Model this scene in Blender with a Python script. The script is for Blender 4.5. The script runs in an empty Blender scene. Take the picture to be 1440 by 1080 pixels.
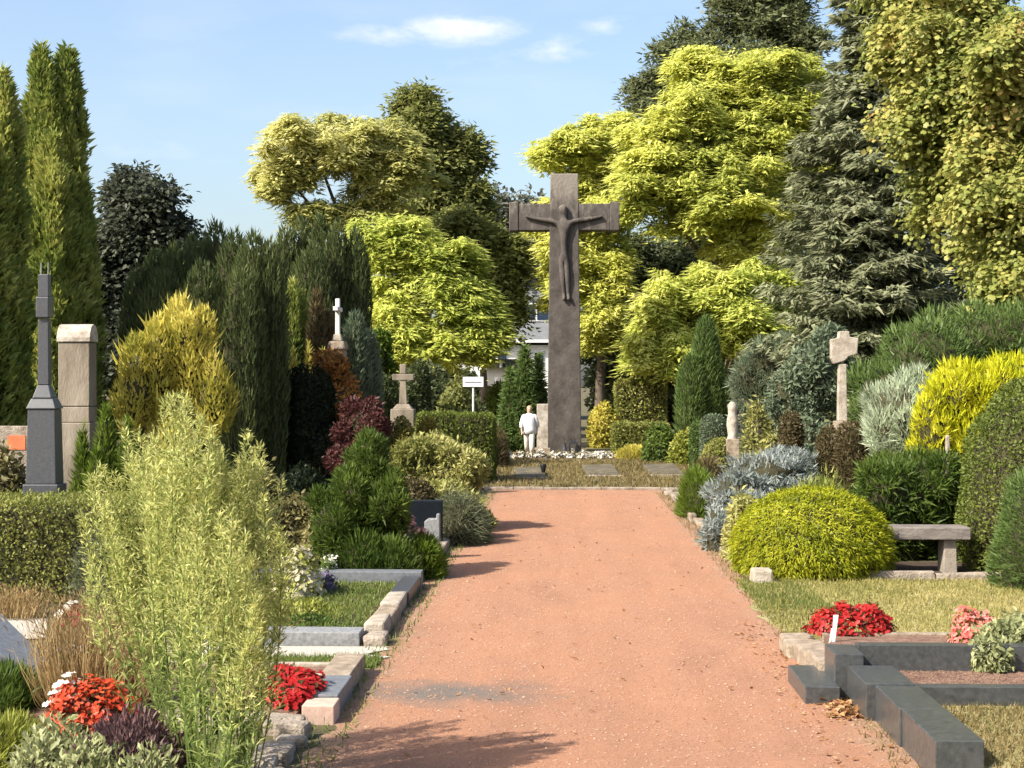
import bpy, math, random
import numpy as np
from mathutils import Vector

random.seed(7)
RNG = np.random.default_rng(11)
scene = bpy.context.scene
COL = scene.collection

# ------------------------------------------------------------------ camera
CAM_H = 2.3
YAW = math.atan(71 / 2200)
FPX = 2200.0                     # focal length in pixels of the 1440 wide photograph
cam_data = bpy.data.cameras.new("camera")
cam = bpy.data.objects.new("camera", cam_data)
COL.objects.link(cam)
cam.location = (0, 0, CAM_H)
cam.rotation_euler = (math.radians(90), 0, YAW)
cam_data.sensor_width = 36
cam_data.lens = 36 * FPX / 1440
cam_data.clip_end = 3000
scene.camera = cam

# ------------------------------------------------------------------ sky and sun
SUN_EL = math.radians(42)
SUN_AZ = math.radians(35)        # shadows run to the right and this much away from the viewer
sun_from = Vector((-math.cos(SUN_EL) * math.cos(SUN_AZ), -math.cos(SUN_EL) * math.sin(SUN_AZ), math.sin(SUN_EL)))
world = bpy.data.worlds.new("World")
scene.world = world
world.use_nodes = True
wt = world.node_tree
wt.nodes.clear()
w_out = wt.nodes.new("ShaderNodeOutputWorld")
w_bg = wt.nodes.new("ShaderNodeBackground")
w_sky = wt.nodes.new("ShaderNodeTexSky")
w_sky.sky_type = 'NISHITA'
w_sky.sun_disc = False
w_sky.sun_elevation = SUN_EL
w_sky.sun_rotation = math.atan2(sun_from.x, sun_from.y)
w_sky.altitude = 50
w_sky.air_density = 1.0
w_sky.dust_density = 3.2
w_sky.ozone_density = 1.0
w_bg.inputs[1].default_value = 0.083
# thin fair-weather clouds spread through the whole sky, a few small fuller ones low down
w_tc = wt.nodes.new("ShaderNodeTexCoord")
w_map = wt.nodes.new("ShaderNodeMapping")
w_map.inputs['Scale'].default_value = (1.0, 1.0, 3.6)
wt.links.new(w_tc.outputs['Generated'], w_map.inputs[0])
w_n = wt.nodes.new("ShaderNodeTexNoise")
w_n.inputs['Scale'].default_value = 5.2
w_n.inputs['Detail'].default_value = 7
w_n.inputs['Roughness'].default_value = 0.52
wt.links.new(w_map.outputs[0], w_n.inputs['Vector'])
CLOUDS = [  # direction by photograph pixel, half width and half height in pixels, strength
    (640, 42, 130, 30, 0.72), (555, 48, 120, 22, 0.5), (775, 70, 80, 26, 0.5), (850, 36, 60, 20, 0.45),
    (250, 212, 190, 24, 0.18), (700, 90, 200, 30, 0.16)]
def px_dir(px, py):
    l, u = (px - 720) / FPX, (540 - py) / FPX
    return Vector((-math.sin(YAW) + math.cos(YAW) * l, math.cos(YAW) + math.sin(YAW) * l, u)).normalized()
def math_node(op, a, b=None, clamp=False):
    n = wt.nodes.new("ShaderNodeMath"); n.operation = op; n.use_clamp = clamp
    for i, v in enumerate((a, b)):
        if v is None: continue
        if isinstance(v, (int, float)): n.inputs[i].default_value = v
        else: wt.links.new(v, n.inputs[i])
    return n.outputs[0]
cov = None
for (px, py, hw, hh, k) in CLOUDS:
    d = px_dir(px, py)
    s = wt.nodes.new("ShaderNodeVectorMath"); s.operation = 'SUBTRACT'
    wt.links.new(w_tc.outputs['Generated'], s.inputs[0]); s.inputs[1].default_value = d
    q = wt.nodes.new("ShaderNodeVectorMath"); q.operation = 'MULTIPLY'
    wt.links.new(s.outputs[0], q.inputs[0]); q.inputs[1].default_value = (FPX / hw, FPX / hw, FPX / hh)
    ln = wt.nodes.new("ShaderNodeVectorMath"); ln.operation = 'LENGTH'
    wt.links.new(q.outputs[0], ln.inputs[0])
    m = math_node('MULTIPLY', math_node('SUBTRACT', 1.0, ln.outputs['Value'], True), k)
    cov = m if cov is None else math_node('MAXIMUM', cov, m)
w_n2 = wt.nodes.new("ShaderNodeTexNoise")
w_map2 = wt.nodes.new("ShaderNodeMapping"); w_map2.inputs['Scale'].default_value = (1.0, 1.0, 2.4)
wt.links.new(w_tc.outputs['Generated'], w_map2.inputs[0]); wt.links.new(w_map2.outputs[0], w_n2.inputs['Vector'])
w_n2.inputs['Scale'].default_value = 34; w_n2.inputs['Detail'].default_value = 8; w_n2.inputs['Roughness'].default_value = 0.6
puff = math_node('MULTIPLY', math_node('MULTIPLY', math_node('SUBTRACT', math_node('ADD', cov, math_node('MULTIPLY', math_node('SUBTRACT', w_n2.outputs['Fac'], 0.5), 1.5)), 0.10, True), 1.5, True), math_node('MULTIPLY', cov, 2.2, True), True)
veil = math_node('MULTIPLY', math_node('SUBTRACT', w_n.outputs['Fac'], 0.50, True), 0.7)
fac = math_node('MAXIMUM', puff, veil, True)
w_mix = wt.nodes.new("ShaderNodeMix"); w_mix.data_type = 'RGBA'
wt.links.new(fac, w_mix.inputs[0])
wt.links.new(w_sky.outputs[0], w_mix.inputs[6])
w_mix.inputs[7].default_value = (4.6, 4.6, 4.75, 1)
wt.links.new(w_mix.outputs[2], w_bg.inputs[0])
wt.links.new(w_bg.outputs[0], w_out.inputs[0])

sun_data = bpy.data.lights.new("sun", 'SUN')
sun_data.energy = 3.15
sun_data.angle = math.radians(0.53)
sun_data.color = (1.0, 0.93, 0.80)
sun = bpy.data.objects.new("sun", sun_data)
COL.objects.link(sun)
sun.location = (-20, -10, 40)
sun.rotation_euler = (-sun_from).to_track_quat('-Z', 'Y').to_euler()

scene.view_settings.view_transform = 'Standard'
scene.view_settings.look = 'None'
scene.view_settings.exposure = 1.65
scene.view_settings.gamma = 1
scene.view_settings.use_curve_mapping = False
scene.render.engine = 'CYCLES'
scene.cycles.max_bounces = 6
scene.cycles.diffuse_bounces = 3
scene.cycles.transmission_bounces = 4
scene.cycles.transparent_max_bounces = 4
scene.cycles.caustics_reflective = False
scene.cycles.caustics_refractive = False
scene.cycles.use_denoising = True

# ------------------------------------------------------------------ place helpers
SA, CA = math.sin(YAW), math.cos(YAW)
def at(px, py, d):
    """the point d metres ahead of the camera that the photograph shows at (px, py)"""
    l, u = (px - 720) / FPX * d, (540 - py) / FPX * d
    return np.array((-SA * d + CA * l, CA * d + SA * l, CAM_H + u))
def gnd(px, d):
    p = at(px, 540, d); p[2] = 0.0
    return p
def zz(py, d): return CAM_H + (540 - py) / FPX * d

# ------------------------------------------------------------------ object helpers
def tag(o, label=None, cat=None, group=None, kind=None):
    if label: o["label"] = label
    if cat: o["category"] = cat
    if group: o["group"] = group
    if kind: o["kind"] = kind
    return o
def thing(name, label, cat, loc, group=None):
    o = bpy.data.objects.new(name, None)
    o.empty_display_size = 0.2
    COL.objects.link(o)
    o.location = loc
    return tag(o, label, cat, group)
TRIS = [0]
def np_mesh(name, V, F, mat, attrs=None, smooth=False, origin=(0, 0, 0)):
    V = np.asarray(V, dtype=np.float32) - np.asarray(origin, dtype=np.float32)
    F = np.asarray(F, dtype=np.int32)
    k = F.shape[1]
    me = bpy.data.meshes.new(name)
    me.vertices.add(len(V)); me.vertices.foreach_set("co", V.ravel())
    me.loops.add(F.size); me.loops.foreach_set("vertex_index", F.ravel())
    me.polygons.add(len(F))
    me.polygons.foreach_set("loop_start", np.arange(0, F.size, k, dtype=np.int32))
    if smooth: me.polygons.foreach_set("use_smooth", np.ones(len(F), dtype=bool))
    for an, av in (attrs or {}).items():
        a = me.attributes.new(an, 'FLOAT', 'POINT')
        a.data.foreach_set("value", np.asarray(av, dtype=np.float32))
    me.update(calc_edges=True)
    me.materials.append(mat)
    TRIS[0] += len(F) * (k - 2)
    return me
def link(name, me, parent=None, loc=None):
    o = bpy.data.objects.new(name, me)
    COL.objects.link(o)
    if parent is not None: o.parent = parent
    if loc is not None: o.location = loc
    return o
def np_obj(name, V, F, mat, parent=None, attrs=None, smooth=False, kind=None):
    origin = parent.location if parent is not None else (0, 0, 0)
    if parent is not None and parent.parent is not None: origin = parent.parent.location
    o = link(name, np_mesh(name, V, F, mat, attrs, smooth, origin), parent)
    if kind: o["kind"] = kind
    return o
class MB:
    """collects boxes, prisms and tubes given in world coordinates for ONE mesh object"""
    def __init__(s): s.v, s.f = [], []
    def add(s, V, F):
        b = len(s.v); s.v += [tuple(p) for p in V]; s.f += [tuple(i + b for i in f) for f in F]; return s
    def box(s, x0, x1, y0, y1, z0, z1, top=None):
        t = top or (0, 0, 0, 0)       # how far the top is drawn in: left, right, front, back
        return s.add([(x0, y0, z0), (x1, y0, z0), (x1, y1, z0), (x0, y1, z0),
                      (x0 + t[0], y0 + t[2], z1), (x1 - t[1], y0 + t[2], z1), (x1 - t[1], y1 - t[3], z1), (x0 + t[0], y1 - t[3], z1)],
                     [(3, 2, 1, 0), (4, 5, 6, 7), (0, 1, 5, 4), (1, 2, 6, 5), (2, 3, 7, 6), (3, 0, 4, 7)])
    def prism(s, pts, y0, y1):        # outline in x,z pushed from y0 to y1 (counter-clockwise seen from the front)
        n = len(pts)
        return s.add([(x, y0, z) for x, z in pts] + [(x, y1, z) for x, z in pts],
                     [tuple(range(n)), tuple(range(2 * n - 1, n - 1, -1))] + [((i + 1) % n, i, i + n, (i + 1) % n + n) for i in range(n)])
    def tube(s, P, R, k=7):
        V, F = tube_np(P, R, k); return s.add(V, F)
    def obj(s, name, mat, parent=None, bevel=0.0, smooth=False, kind=None):
        org = Vector((0, 0, 0))
        if parent is not None: org = Vector(parent.location) if parent.parent is None else Vector(parent.parent.location) + Vector(parent.location)
        me = bpy.data.meshes.new(name)
        me.from_pydata([tuple(Vector(p) - org) for p in s.v], [], s.f)
        me.update(); me.materials.append(mat)
        TRIS[0] += sum(len(f) - 2 for f in s.f)
        o = link(name, me, parent)
        if smooth: me.polygons.foreach_set("use_smooth", [True] * len(me.polygons))
        if bevel:
            m = o.modifiers.new("bevel", 'BEVEL'); m.width = bevel; m.segments = 2; m.limit_method = 'ANGLE'; m.angle_limit = math.radians(40)
        if kind: o["kind"] = kind
        return o
def tube_np(P, R, k=7):
    P = np.asarray(P, float); n = len(P)
    T = np.gradient(P, axis=0); T /= np.linalg.norm(T, axis=1)[:, None] + 1e-9
    ref = np.where(np.abs(T[:, 2:3]) > 0.9, np.array([[1.0, 0, 0]]), np.array([[0, 0, 1.0]]))
    A = np.cross(T, ref); A /= np.linalg.norm(A, axis=1)[:, None] + 1e-9
    B = np.cross(T, A)
    th = np.arange(k) * 2 * math.pi / k
    V = (P[:, None, :] + np.asarray(R, float)[:, None, None] * (np.cos(th)[None, :, None] * A[:, None, :] + np.sin(th)[None, :, None] * B[:, None, :])).reshape(-1, 3)
    F = [(i * k + j, i * k + (j + 1) % k, (i + 1) * k + (j + 1) % k, (i + 1) * k + j) for i in range(n - 1) for j in range(k)]
    return V, F

# ------------------------------------------------------------------ materials
def new_mat(name):
    m = bpy.data.materials.new(name); m.use_nodes = True
    nt = m.node_tree; nt.nodes.clear()
    return m, nt, nt.nodes.new("ShaderNodeOutputMaterial")
def ramp(nt, fac, cols):
    r = nt.nodes.new("ShaderNodeValToRGB")
    e = r.color_ramp.elements
    while len(e) < len(cols): e.new(0.5)
    for i, c in enumerate(cols):
        pos, c = c if len(c) == 2 else (i / max(len(cols) - 1, 1), c)
        e[i].position = pos; e[i].color = (*c, 1)
    nt.links.new(fac, r.inputs[0])
    return r.outputs[0]
LEAF_MATS = {}
def leafmat(name, cols, trans=0.3, gloss=0.03):
    """foliage: colour varies leaf by leaf and clump by clump, light passes through"""
    trans += .08
    m, nt, out = new_mat(name)
    a = nt.nodes.new("ShaderNodeAttribute"); a.attribute_name = "rnd"
    c = ramp(nt, a.outputs['Fac'], cols)
    d = nt.nodes.new("ShaderNodeBsdfDiffuse"); t = nt.nodes.new("ShaderNodeBsdfTranslucent")
    g = nt.nodes.new("ShaderNodeBsdfGlossy"); g.inputs['Roughness'].default_value = 0.45
    g.inputs['Color'].default_value = (0.8, 0.8, 0.8, 1)
    nt.links.new(c, d.inputs[0]); nt.links.new(c, t.inputs[0])
    m1 = nt.nodes.new("ShaderNodeMixShader"); m1.inputs[0].default_value = trans
    nt.links.new(d.outputs[0], m1.inputs[1]); nt.links.new(t.outputs[0], m1.inputs[2])
    m2 = nt.nodes.new("ShaderNodeMixShader"); m2.inputs[0].default_value = gloss
    nt.links.new(m1.outputs[0], m2.inputs[1]); nt.links.new(g.outputs[0], m2.inputs[2])
    nt.links.new(m2.outputs[0], out.inputs[0])
    return m
def solid(name, cols, scale=6.0, rough=0.8, bump=0.3, bscale=None, detail=8, spec=0.3, stretch=(1, 1, 1), bdist=0.02):
    """stone, soil, wood: two or three tones mixed by noise, with relief"""
    cols = [tuple(x * .85 for x in c) for c in cols]
    m, nt, out = new_mat(name)
    tc = nt.nodes.new("ShaderNodeTexCoord"); mp = nt.nodes.new("ShaderNodeMapping"); mp.inputs['Scale'].default_value = stretch
    geo = nt.nodes.new("ShaderNodeNewGeometry")
    nt.links.new(geo.outputs['Position'], mp.inputs[0])
    n = nt.nodes.new("ShaderNodeTexNoise"); n.inputs['Scale'].default_value = scale; n.inputs['Detail'].default_value = detail; n.inputs['Roughness'].default_value = 0.65
    nt.links.new(mp.outputs[0], n.inputs['Vector'])
    lo, hi = 0.32, 0.68
    c = ramp(nt, n.outputs['Fac'], [(lo + (hi - lo) * i / (len(cols) - 1), col) for i, col in enumerate(cols)])
    b = nt.nodes.new("ShaderNodeBsdfPrincipled")
    b.inputs['Roughness'].default_value = rough; b.inputs['Specular IOR Level'].default_value = spec
    nt.links.new(c, b.inputs['Base Color'])
    if bump:
        n2 = nt.nodes.new("ShaderNodeTexNoise"); n2.inputs['Scale'].default_value = bscale or scale * 8; n2.inputs['Detail'].default_value = 6
        nt.links.new(mp.outputs[0], n2.inputs['Vector'])
        bp = nt.nodes.new("ShaderNodeBump"); bp.inputs['Strength'].default_value = bump; bp.inputs['Distance'].default_value = bdist
        nt.links.new(n2.outputs['Fac'], bp.inputs['Height']); nt.links.new(bp.outputs[0], b.inputs['Normal'])
    nt.links.new(b.outputs[0], out.inputs[0])
    m["bsdf"] = b.name
    return m

M = {}
M['soil'] = solid('soil', [(.055, .038, .026), (.10, .068, .045), (.15, .105, .07)], 5, .95, .6, 40)
M['red_soil'] = solid('red_soil', [(.13, .07, .05), (.20, .12, .085), (.28, .17, .12)], 14, .95, .8, 60)
M['dark_soil'] = solid('dark_soil', [(.045, .03, .024), (.085, .055, .04)], 8, .95, .7, 50)
M['twig'] = solid('twig', [(.030, .028, .012), (.055, .048, .022)], 12, .9, .3)
M['bark'] = solid('bark', [(.07, .052, .038), (.13, .10, .075), (.17, .14, .11)], 6, .95, .8, 22, stretch=(1, 1, .3))
M['black_granite'] = solid('black_granite', [(.040, .043, .044), (.085, .088, .088)], 26, .30, .06, 120, spec=.5)
M['dark_granite'] = solid('dark_granite', [(.045, .048, .055), (.085, .088, .098)], 40, .38, .05, 160, spec=.5)
M['grey_granite'] = solid('grey_granite', [(.15, .155, .165), (.24, .245, .25), (.33, .33, .33)], 30, .6, .15, 120)
M['blue_granite'] = solid('blue_granite', [(.11, .12, .135), (.20, .21, .225)], 24, .5, .1, 100)
M['sandstone'] = solid('sandstone', [(.18, .135, .095), (.29, .23, .17), (.41, .34, .26)], 9, .9, .5, 50)
M['pale_stone'] = solid('pale_stone', [(.24, .20, .155), (.38, .325, .26), (.52, .465, .39)], 7, .9, .5, 45)
M['limestone'] = solid('limestone', [(.15, .12, .09), (.25, .21, .16), (.34, .29, .23)], 3.5, .9, .4, 40, stretch=(1, 1, .35))
M['limestone_light'] = solid('limestone_light', [(.22, .18, .14), (.42, .37, .31), (.58, .53, .46)], 5, .9, .5, 36)
M['rough_stone'] = solid('rough_stone', [(.17, .14, .11), (.30, .25, .20), (.45, .38, .31)], 8, .95, .8, 40)
M['pink_stone'] = solid('pink_stone', [(.45, .30, .24), (.62, .45, .37)], 14, .8, .2)
M['slab_stone'] = solid('slab_stone', [(.065, .060, .045), (.115, .100, .068), (.20, .165, .10)], 4, .85, .4, 40)
M['bench_stone'] = solid('bench_stone', [(.11, .092, .082), (.19, .165, .15), (.26, .23, .205)], 8, .85, .4, 50, stretch=(.5, 1, 1))
M['bench_leg'] = solid('bench_leg', [(.25, .215, .175), (.38, .33, .275)], 8, .9, .4, 50)
M['white_paint'] = solid('white_paint', [(.74, .74, .73), (.82, .82, .80)], 3, .5, 0)
M['shaded_navy_granite'] = solid('shaded_navy_granite', [(.006, .009, .013), (.012, .016, .022)], 40, .45, .03, 100, spec=.1)  # dark blue granite, the conifer's shade painted into its colour
M['dark_print'] = solid('dark_print', [(.10, .11, .14), (.16, .17, .20)], 9, .6, 0)
M['white_wall'] = solid('white_wall', [(.70, .69, .66), (.80, .79, .77)], 2, .85, .1)
M['grey_roof'] = solid('grey_roof', [(.12, .13, .14), (.17, .18, .19)], 2.5, .8, .2, 20)
M['dark_roof'] = solid('dark_roof', [(.035, .038, .042), (.06, .062, .068)], 2.5, .8, .2, 20)
M['glass'] = solid('glass', [(.02, .035, .07), (.03, .05, .09)], 1, .12, 0, spec=.6)
M['black_metal'] = solid('black_metal', [(.012, .012, .013), (.025, .025, .026)], 20, .4, 0)
M['orange_print'] = solid('orange_print', [(.55, .13, .05), (.70, .20, .09)], 5, .7, 0)
M['pale_gravel'] = solid('pale_gravel', [(.34, .31, .26), (.50, .46, .40), (.62, .58, .51)], 45, .95, .8, 90)
M['dry_leaf'] = leafmat('dry_leaf', [(.20, .09, .035), (.34, .17, .07), (.46, .30, .15)], .2)
M['skin'] = solid('skin', [(.55, .34, .25), (.62, .40, .30)], 6, .6, 0)
M['hair'] = solid('hair', [(.36, .25, .14), (.50, .38, .24)], 30, .6, .2, stretch=(1, 1, .2))
M['white_cloth'] = solid('white_cloth', [(.80, .80, .80), (.84, .84, .84)], 6, .9, .15, 14)
M['cream_cloth'] = solid('cream_cloth', [(.74, .68, .60), (.79, .73, .66)], 6, .9, .15, 14)
M['shoe'] = solid('shoe', [(.20, .16, .13), (.25, .2, .17)], 6, .7, 0)

def path_mat():
    m, nt, out = new_mat('red_gravel')
    geo = nt.nodes.new("ShaderNodeNewGeometry")
    def noise(scale, detail=8, rough=.6, stretch=None):
        n = nt.nodes.new("ShaderNodeTexNoise"); n.inputs['Scale'].default_value = scale; n.inputs['Detail'].default_value = detail; n.inputs['Roughness'].default_value = rough
        src = geo.outputs['Position']
        if stretch:
            mp = nt.nodes.new("ShaderNodeMapping"); mp.inputs['Scale'].default_value = stretch
            nt.links.new(src, mp.inputs[0]); src = mp.outputs[0]
        nt.links.new(src, n.inputs['Vector']); return n.outputs['Fac']
    def mix(fac, a, b, mode='MIX'):
        x = nt.nodes.new("ShaderNodeMix"); x.data_type = 'RGBA'; x.blend_type = mode
        for i, v in ((0, fac), (6, a), (7, b)):
            if isinstance(v, (int, float)): x.inputs[i].default_value = v
            elif isinstance(v, tuple): x.inputs[i].default_value = (*v, 1)
            else: nt.links.new(v, x.inputs[i])
        return x.outputs[2]
    grain = ramp(nt, noise(75, 4, .8), [(.26, (.195, .100, .062)), (.46, (.315, .160, .097)), (.60, (.375, .208, .130)), (.76, (.47, .325, .225))])
    broad = ramp(nt, noise(1.1, 7, .68, (1, .45, 1)), [(.28, (.80, .79, .80)), (.47, (.95, .95, .96)), (.56, (.99, .96, .93)), (.70, (1.07, 1.07, 1.06))])
    tracks = ramp(nt, noise(2.6, 4, .6, (1, .05, 1)), [(.36, (.95, .945, .95)), (.55, (1.02, 1.02, 1.03))])
    broad = mix(1.0, broad, tracks, 'MULTIPLY')
    c = mix(1.0, grain, broad, 'MULTIPLY')
    # trodden pale dust in the middle, earth creeping in from both edges
    sx = nt.nodes.new("ShaderNodeSeparateXYZ"); nt.links.new(geo.outputs['Position'], sx.inputs[0])
    def mth(op, a, b=None, clamp=False):
        n = nt.nodes.new("ShaderNodeMath"); n.operation = op; n.use_clamp = clamp
        for i, v in enumerate((a, b)):
            if v is None: continue
            if isinstance(v, (int, float)): n.inputs[i].default_value = v
            else: nt.links.new(v, n.inputs[i])
        return n.outputs[0]
    edge = mth('ABSOLUTE', mth('SUBTRACT', sx.outputs[0], .28))
    edge = mth('ADD', edge, mth('MULTIPLY', mth('SUBTRACT', noise(2.2, 6, .7), .5), 1.1))
    edge = mth('MULTIPLY', mth('SUBTRACT', edge, 1.50), 2.4, True)
    c = mix(mth('MULTIPLY', edge, .75), c, ramp(nt, noise(40, 5, .8), [(.35, (.17, .115, .08)), (.65, (.36, .25, .175))]))
    # one old grey patch of repair grit beside the near left grave
    def blob(x, y, rx, ry):
        a = mth('MULTIPLY', mth('SUBTRACT', sx.outputs[0], x), 1 / rx); b = mth('MULTIPLY', mth('SUBTRACT', sx.outputs[1], y), 1 / ry)
        return mth('SUBTRACT', 1.0, mth('SQRT', mth('ADD', mth('MULTIPLY', a, a), mth('MULTIPLY', b, b))), True)
    st = mth('SUBTRACT', mth('ADD', blob(-.85, 11.6, 1.25, .75), mth('MULTIPLY', mth('SUBTRACT', noise(2.6, 7, .7), .5), 1.3)), .22, True)
    st = mth('MULTIPLY', st, mth('MULTIPLY', blob(-.85, 11.6, 1.35, .8), 3.0, True))
    c = mix(mth('MULTIPLY', st, 1.7, True), c, ramp(nt, noise(90, 4, .8), [(.35, (.10, .082, .070)), (.65, (.20, .168, .145))]))
    b = nt.nodes.new("ShaderNodeBsdfPrincipled"); b.inputs['Roughness'].default_value = .95; b.inputs['Specular IOR Level'].default_value = .15
    nt.links.new(c, b.inputs['Base Color'])
    bp = nt.nodes.new("ShaderNodeBump"); bp.inputs['Strength'].default_value = .7; bp.inputs['Distance'].default_value = .015
    nt.links.new(noise(60, 6, .8), bp.inputs['Height']); nt.links.new(bp.outputs[0], b.inputs['Normal'])
    nt.links.new(b.outputs[0], out.inputs[0])
    return m
M['path'] = path_mat()
M['ground'] = solid('ground', [(.055, .05, .022), (.11, .095, .045), (.16, .125, .07)], .9, .95, .8, 30)
M['lawn'] = solid('lawn', [(.17, .17, .05), (.30, .27, .11), (.45, .38, .20)], 2.4, .95, .8, 45)
M['end_lawn'] = solid('end_lawn', [(.13, .115, .055), (.20, .17, .09), (.27, .22, .13)], 1.2, .95, .6, 30)

# ------------------------------------------------------------------ foliage helpers
def nrm(a): return a / (np.linalg.norm(a, axis=-1, keepdims=True) + 1e-9)
def rvec(n): return nrm(RNG.normal(size=(n, 3)))
def wob(P, f, seed):
    """smooth pseudo noise, about -1..1"""
    r = np.random.default_rng(seed); s = np.zeros(len(P))
    for i in range(5):
        k = r.normal(size=3) * f * (1 + .5 * i); s += np.sin(P @ k + r.uniform(0, 6.28)) / (1 + .35 * i)
    return s / 2.2
TPL = {
    'tri': ([(0, -.5, 0), (0, .5, 0), (1, 0, 0)], [(0, 1, 2)]),
    'diamond': ([(0, 0, 0), (.45, .5, .10), (1, 0, -.04), (.45, -.5, .10)], [(0, 1, 2), (0, 2, 3)]),
    'blade': ([(0, -.35, 0), (0, .35, 0), (.45, -.5, .10), (.45, .5, .10), (1, 0, -.06)], [(0, 1, 3), (0, 3, 2), (2, 3, 4)]),
    'lance': ([(0, 0, 0), (.35, .5, .13), (.35, -.5, .13), (.72, .36, .12), (.72, -.36, .12), (1, 0, -.05)], [(0, 1, 2), (2, 1, 3), (2, 3, 4), (4, 3, 5)]),
    'maple': ([(0, 0, 0), (.15, .52, -.04), (.38, .34, .05), (.66, .46, -.04), (1, 0, -.06), (.66, -.46, -.04), (.38, -.34, .05), (.15, -.52, -.04)],
              [(0, 1, 2), (0, 2, 6), (2, 3, 4), (2, 4, 6), (6, 4, 5), (0, 6, 7)]),
    'petal': ([(0, -.3, 0), (.5, -.55, .12), (1, 0, .04), (.5, .55, .12), (0, .3, 0)], [(0, 1, 2), (0, 2, 4), (4, 2, 3)]),
}
def emit(P, D, N, L, Wd, shape):
    S = nrm(np.cross(D, N)); N2 = np.cross(S, D)
    T, F = TPL[shape]; n, k = len(P), len(T)
    V = np.empty((n, k, 3), np.float32)
    for i, (u, v, w) in enumerate(T):
        V[:, i] = P + D * (u * L)[:, None] + S * (v * Wd)[:, None] + N2 * (w * L)[:, None]
    F = (np.asarray(F, np.int32)[None] + (np.arange(n, dtype=np.int32) * k)[:, None, None]).reshape(-1, 3)
    return V.reshape(-1, 3), F, k
CAMP = np.array((0, 0, CAM_H))
def leaf_mesh(P, N, spec, rnd):
    """leaves at points P with outward normals N. spec: L, W, shape, and weights n(ormal) u(p) r(andom) g(ravity), face (0 = leaf blade lies along the surface, 1 = any way)"""
    n = len(P)
    D = nrm(N * spec.get('n', .5) + np.array((0, 0, 1.0)) * (spec.get('u', 0) - spec.get('g', 0)) + rvec(n) * spec.get('r', .6))
    Nf = nrm(N * (1 - spec.get('face', .5)) + rvec(n) * spec.get('face', .5) + 1e-4)
    s = RNG.uniform(.65, 1.35, n)
    return emit(P, D, Nf, spec['L'] * s, spec['W'] * s * RNG.uniform(.8, 1.2, n), spec.get('shape', 'diamond')) + (rnd,)
def thin_back(P, N, keep=.45):
    v = nrm(CAMP - P)
    k = ((N * v).sum(1) > -.35) | (RNG.random(len(P)) < keep)
    return k
def leaf_rnd(P, seed, f=1.6, clump=.55):
    c = .5 + .42 * wob(P, f, seed)
    return np.clip(clump * c + (1 - clump) * RNG.random(len(P)), 0, 1)
class Leaves:
    def __init__(s): s.V, s.F, s.A, s.n = [], [], [], 0
    def add(s, V, F, k, rnd):
        s.V.append(V); s.F.append(F + s.n); s.A.append(np.repeat(rnd, k)); s.n += len(V)
    def obj(s, name, mat, parent, kind='stuff'):
        return np_obj(name, np.concatenate(s.V), np.concatenate(s.F), mat, parent, {'rnd': np.concatenate(s.A)}, kind=kind)

def lobe(px, py, d, rx, rz, ry=None):
    """an ellipsoid where the photograph shows one: centre and radii in pixels at d metres, depth radius in metres"""
    k = d / FPX
    return (at(px, py, d), np.array((rx * k, ry if ry else rx * k, rz * k)))
def dome(x0, x1, ytop, d, ry=None, sink=.0):
    """a mound standing on the ground between two pixels, up to ytop"""
    rx = (x1 - x0) / 2 * d / FPX; h = zz(ytop, d)
    c = gnd((x0 + x1) / 2, d); c[2] = h * sink
    return (c, np.array((rx, ry or rx, h * (1 - sink))))
def on_lobes(lobes, n, jit=.12, amp=.08, freq=2.5, seed=1, zmin=.01, cull=.82, back=.45, fall=1.0):
    A = np.array([r[0] * r[2] + r[0] * r[1] + r[1] * r[2] for _, r in lobes]); A = A / A.sum()
    Ps, Ns = [], []
    for i, (c, r) in enumerate(lobes):
        m = int(n * A[i] * 1.7)
        u = rvec(m)
        s = 1 + amp * wob(c + u * r, freq / max(.3, r.mean()), seed + i) - np.abs(RNG.normal(0, jit, m)) * fall + RNG.normal(0, jit * .25, m)
        P = c + u * r * s[:, None]; N = nrm(u / r)
        k = P[:, 2] > zmin
        for j, (c2, r2) in enumerate(lobes):
            if j != i: k &= (((P - c2) / r2) ** 2).sum(1) > cull ** 2
        k &= thin_back(P, N, back)
        Ps.append(P[k]); Ns.append(N[k])
    return np.concatenate(Ps), np.concatenate(Ns)
def lumps(lobes, k, f=(.26, .46), zs=.8, seed=3, inner=.84, out=(.68, .88)):
    """breaks every mass into many smaller bulges, so that light and shade fall in clumps"""
    r = np.random.default_rng(seed); res = [(c, q * inner) for c, q in lobes]
    for c, q in lobes:
        for i in range(k):
            u = r.normal(size=3); u /= np.linalg.norm(u)
            if u[1] > .5: u[1] *= -1
            m = q.min() * .5 + q.mean() * .5; s_ = m * r.uniform(*f)
            p_ = c + u * q * r.uniform(*out)
            if p_[2] < .05: continue
            res.append((p_, np.array((s_, s_, s_ * zs))))
    return res
def core_np(lobes, f=.84, nu=14, nv=9, amp=.08, freq=2.5, seed=1):
    V, F = [], []
    for i, (c, r) in enumerate(lobes):
        b = len(V) and sum(len(x) for x in V)
        th = np.linspace(0, 2 * math.pi, nu, endpoint=False); ph = np.linspace(.001, math.pi - .001, nv)
        T, Q = np.meshgrid(th, ph)
        u = np.stack((np.sin(Q) * np.cos(T), np.sin(Q) * np.sin(T), np.cos(Q)), -1).reshape(-1, 3)
        s = f * (1 + amp * wob(c + u * r, freq / max(.3, r.mean()), seed + i))
        P = c + u * r * s[:, None]; P[:, 2] = np.maximum(P[:, 2], -.05)
        V.append(P)
        for a in range(nv - 1):
            for q in range(nu): F.append((b + a * nu + q, b + (a + 1) * nu + q, b + (a + 1) * nu + (q + 1) % nu, b + a * nu + (q + 1) % nu))
    return np.concatenate(V), F
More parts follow.
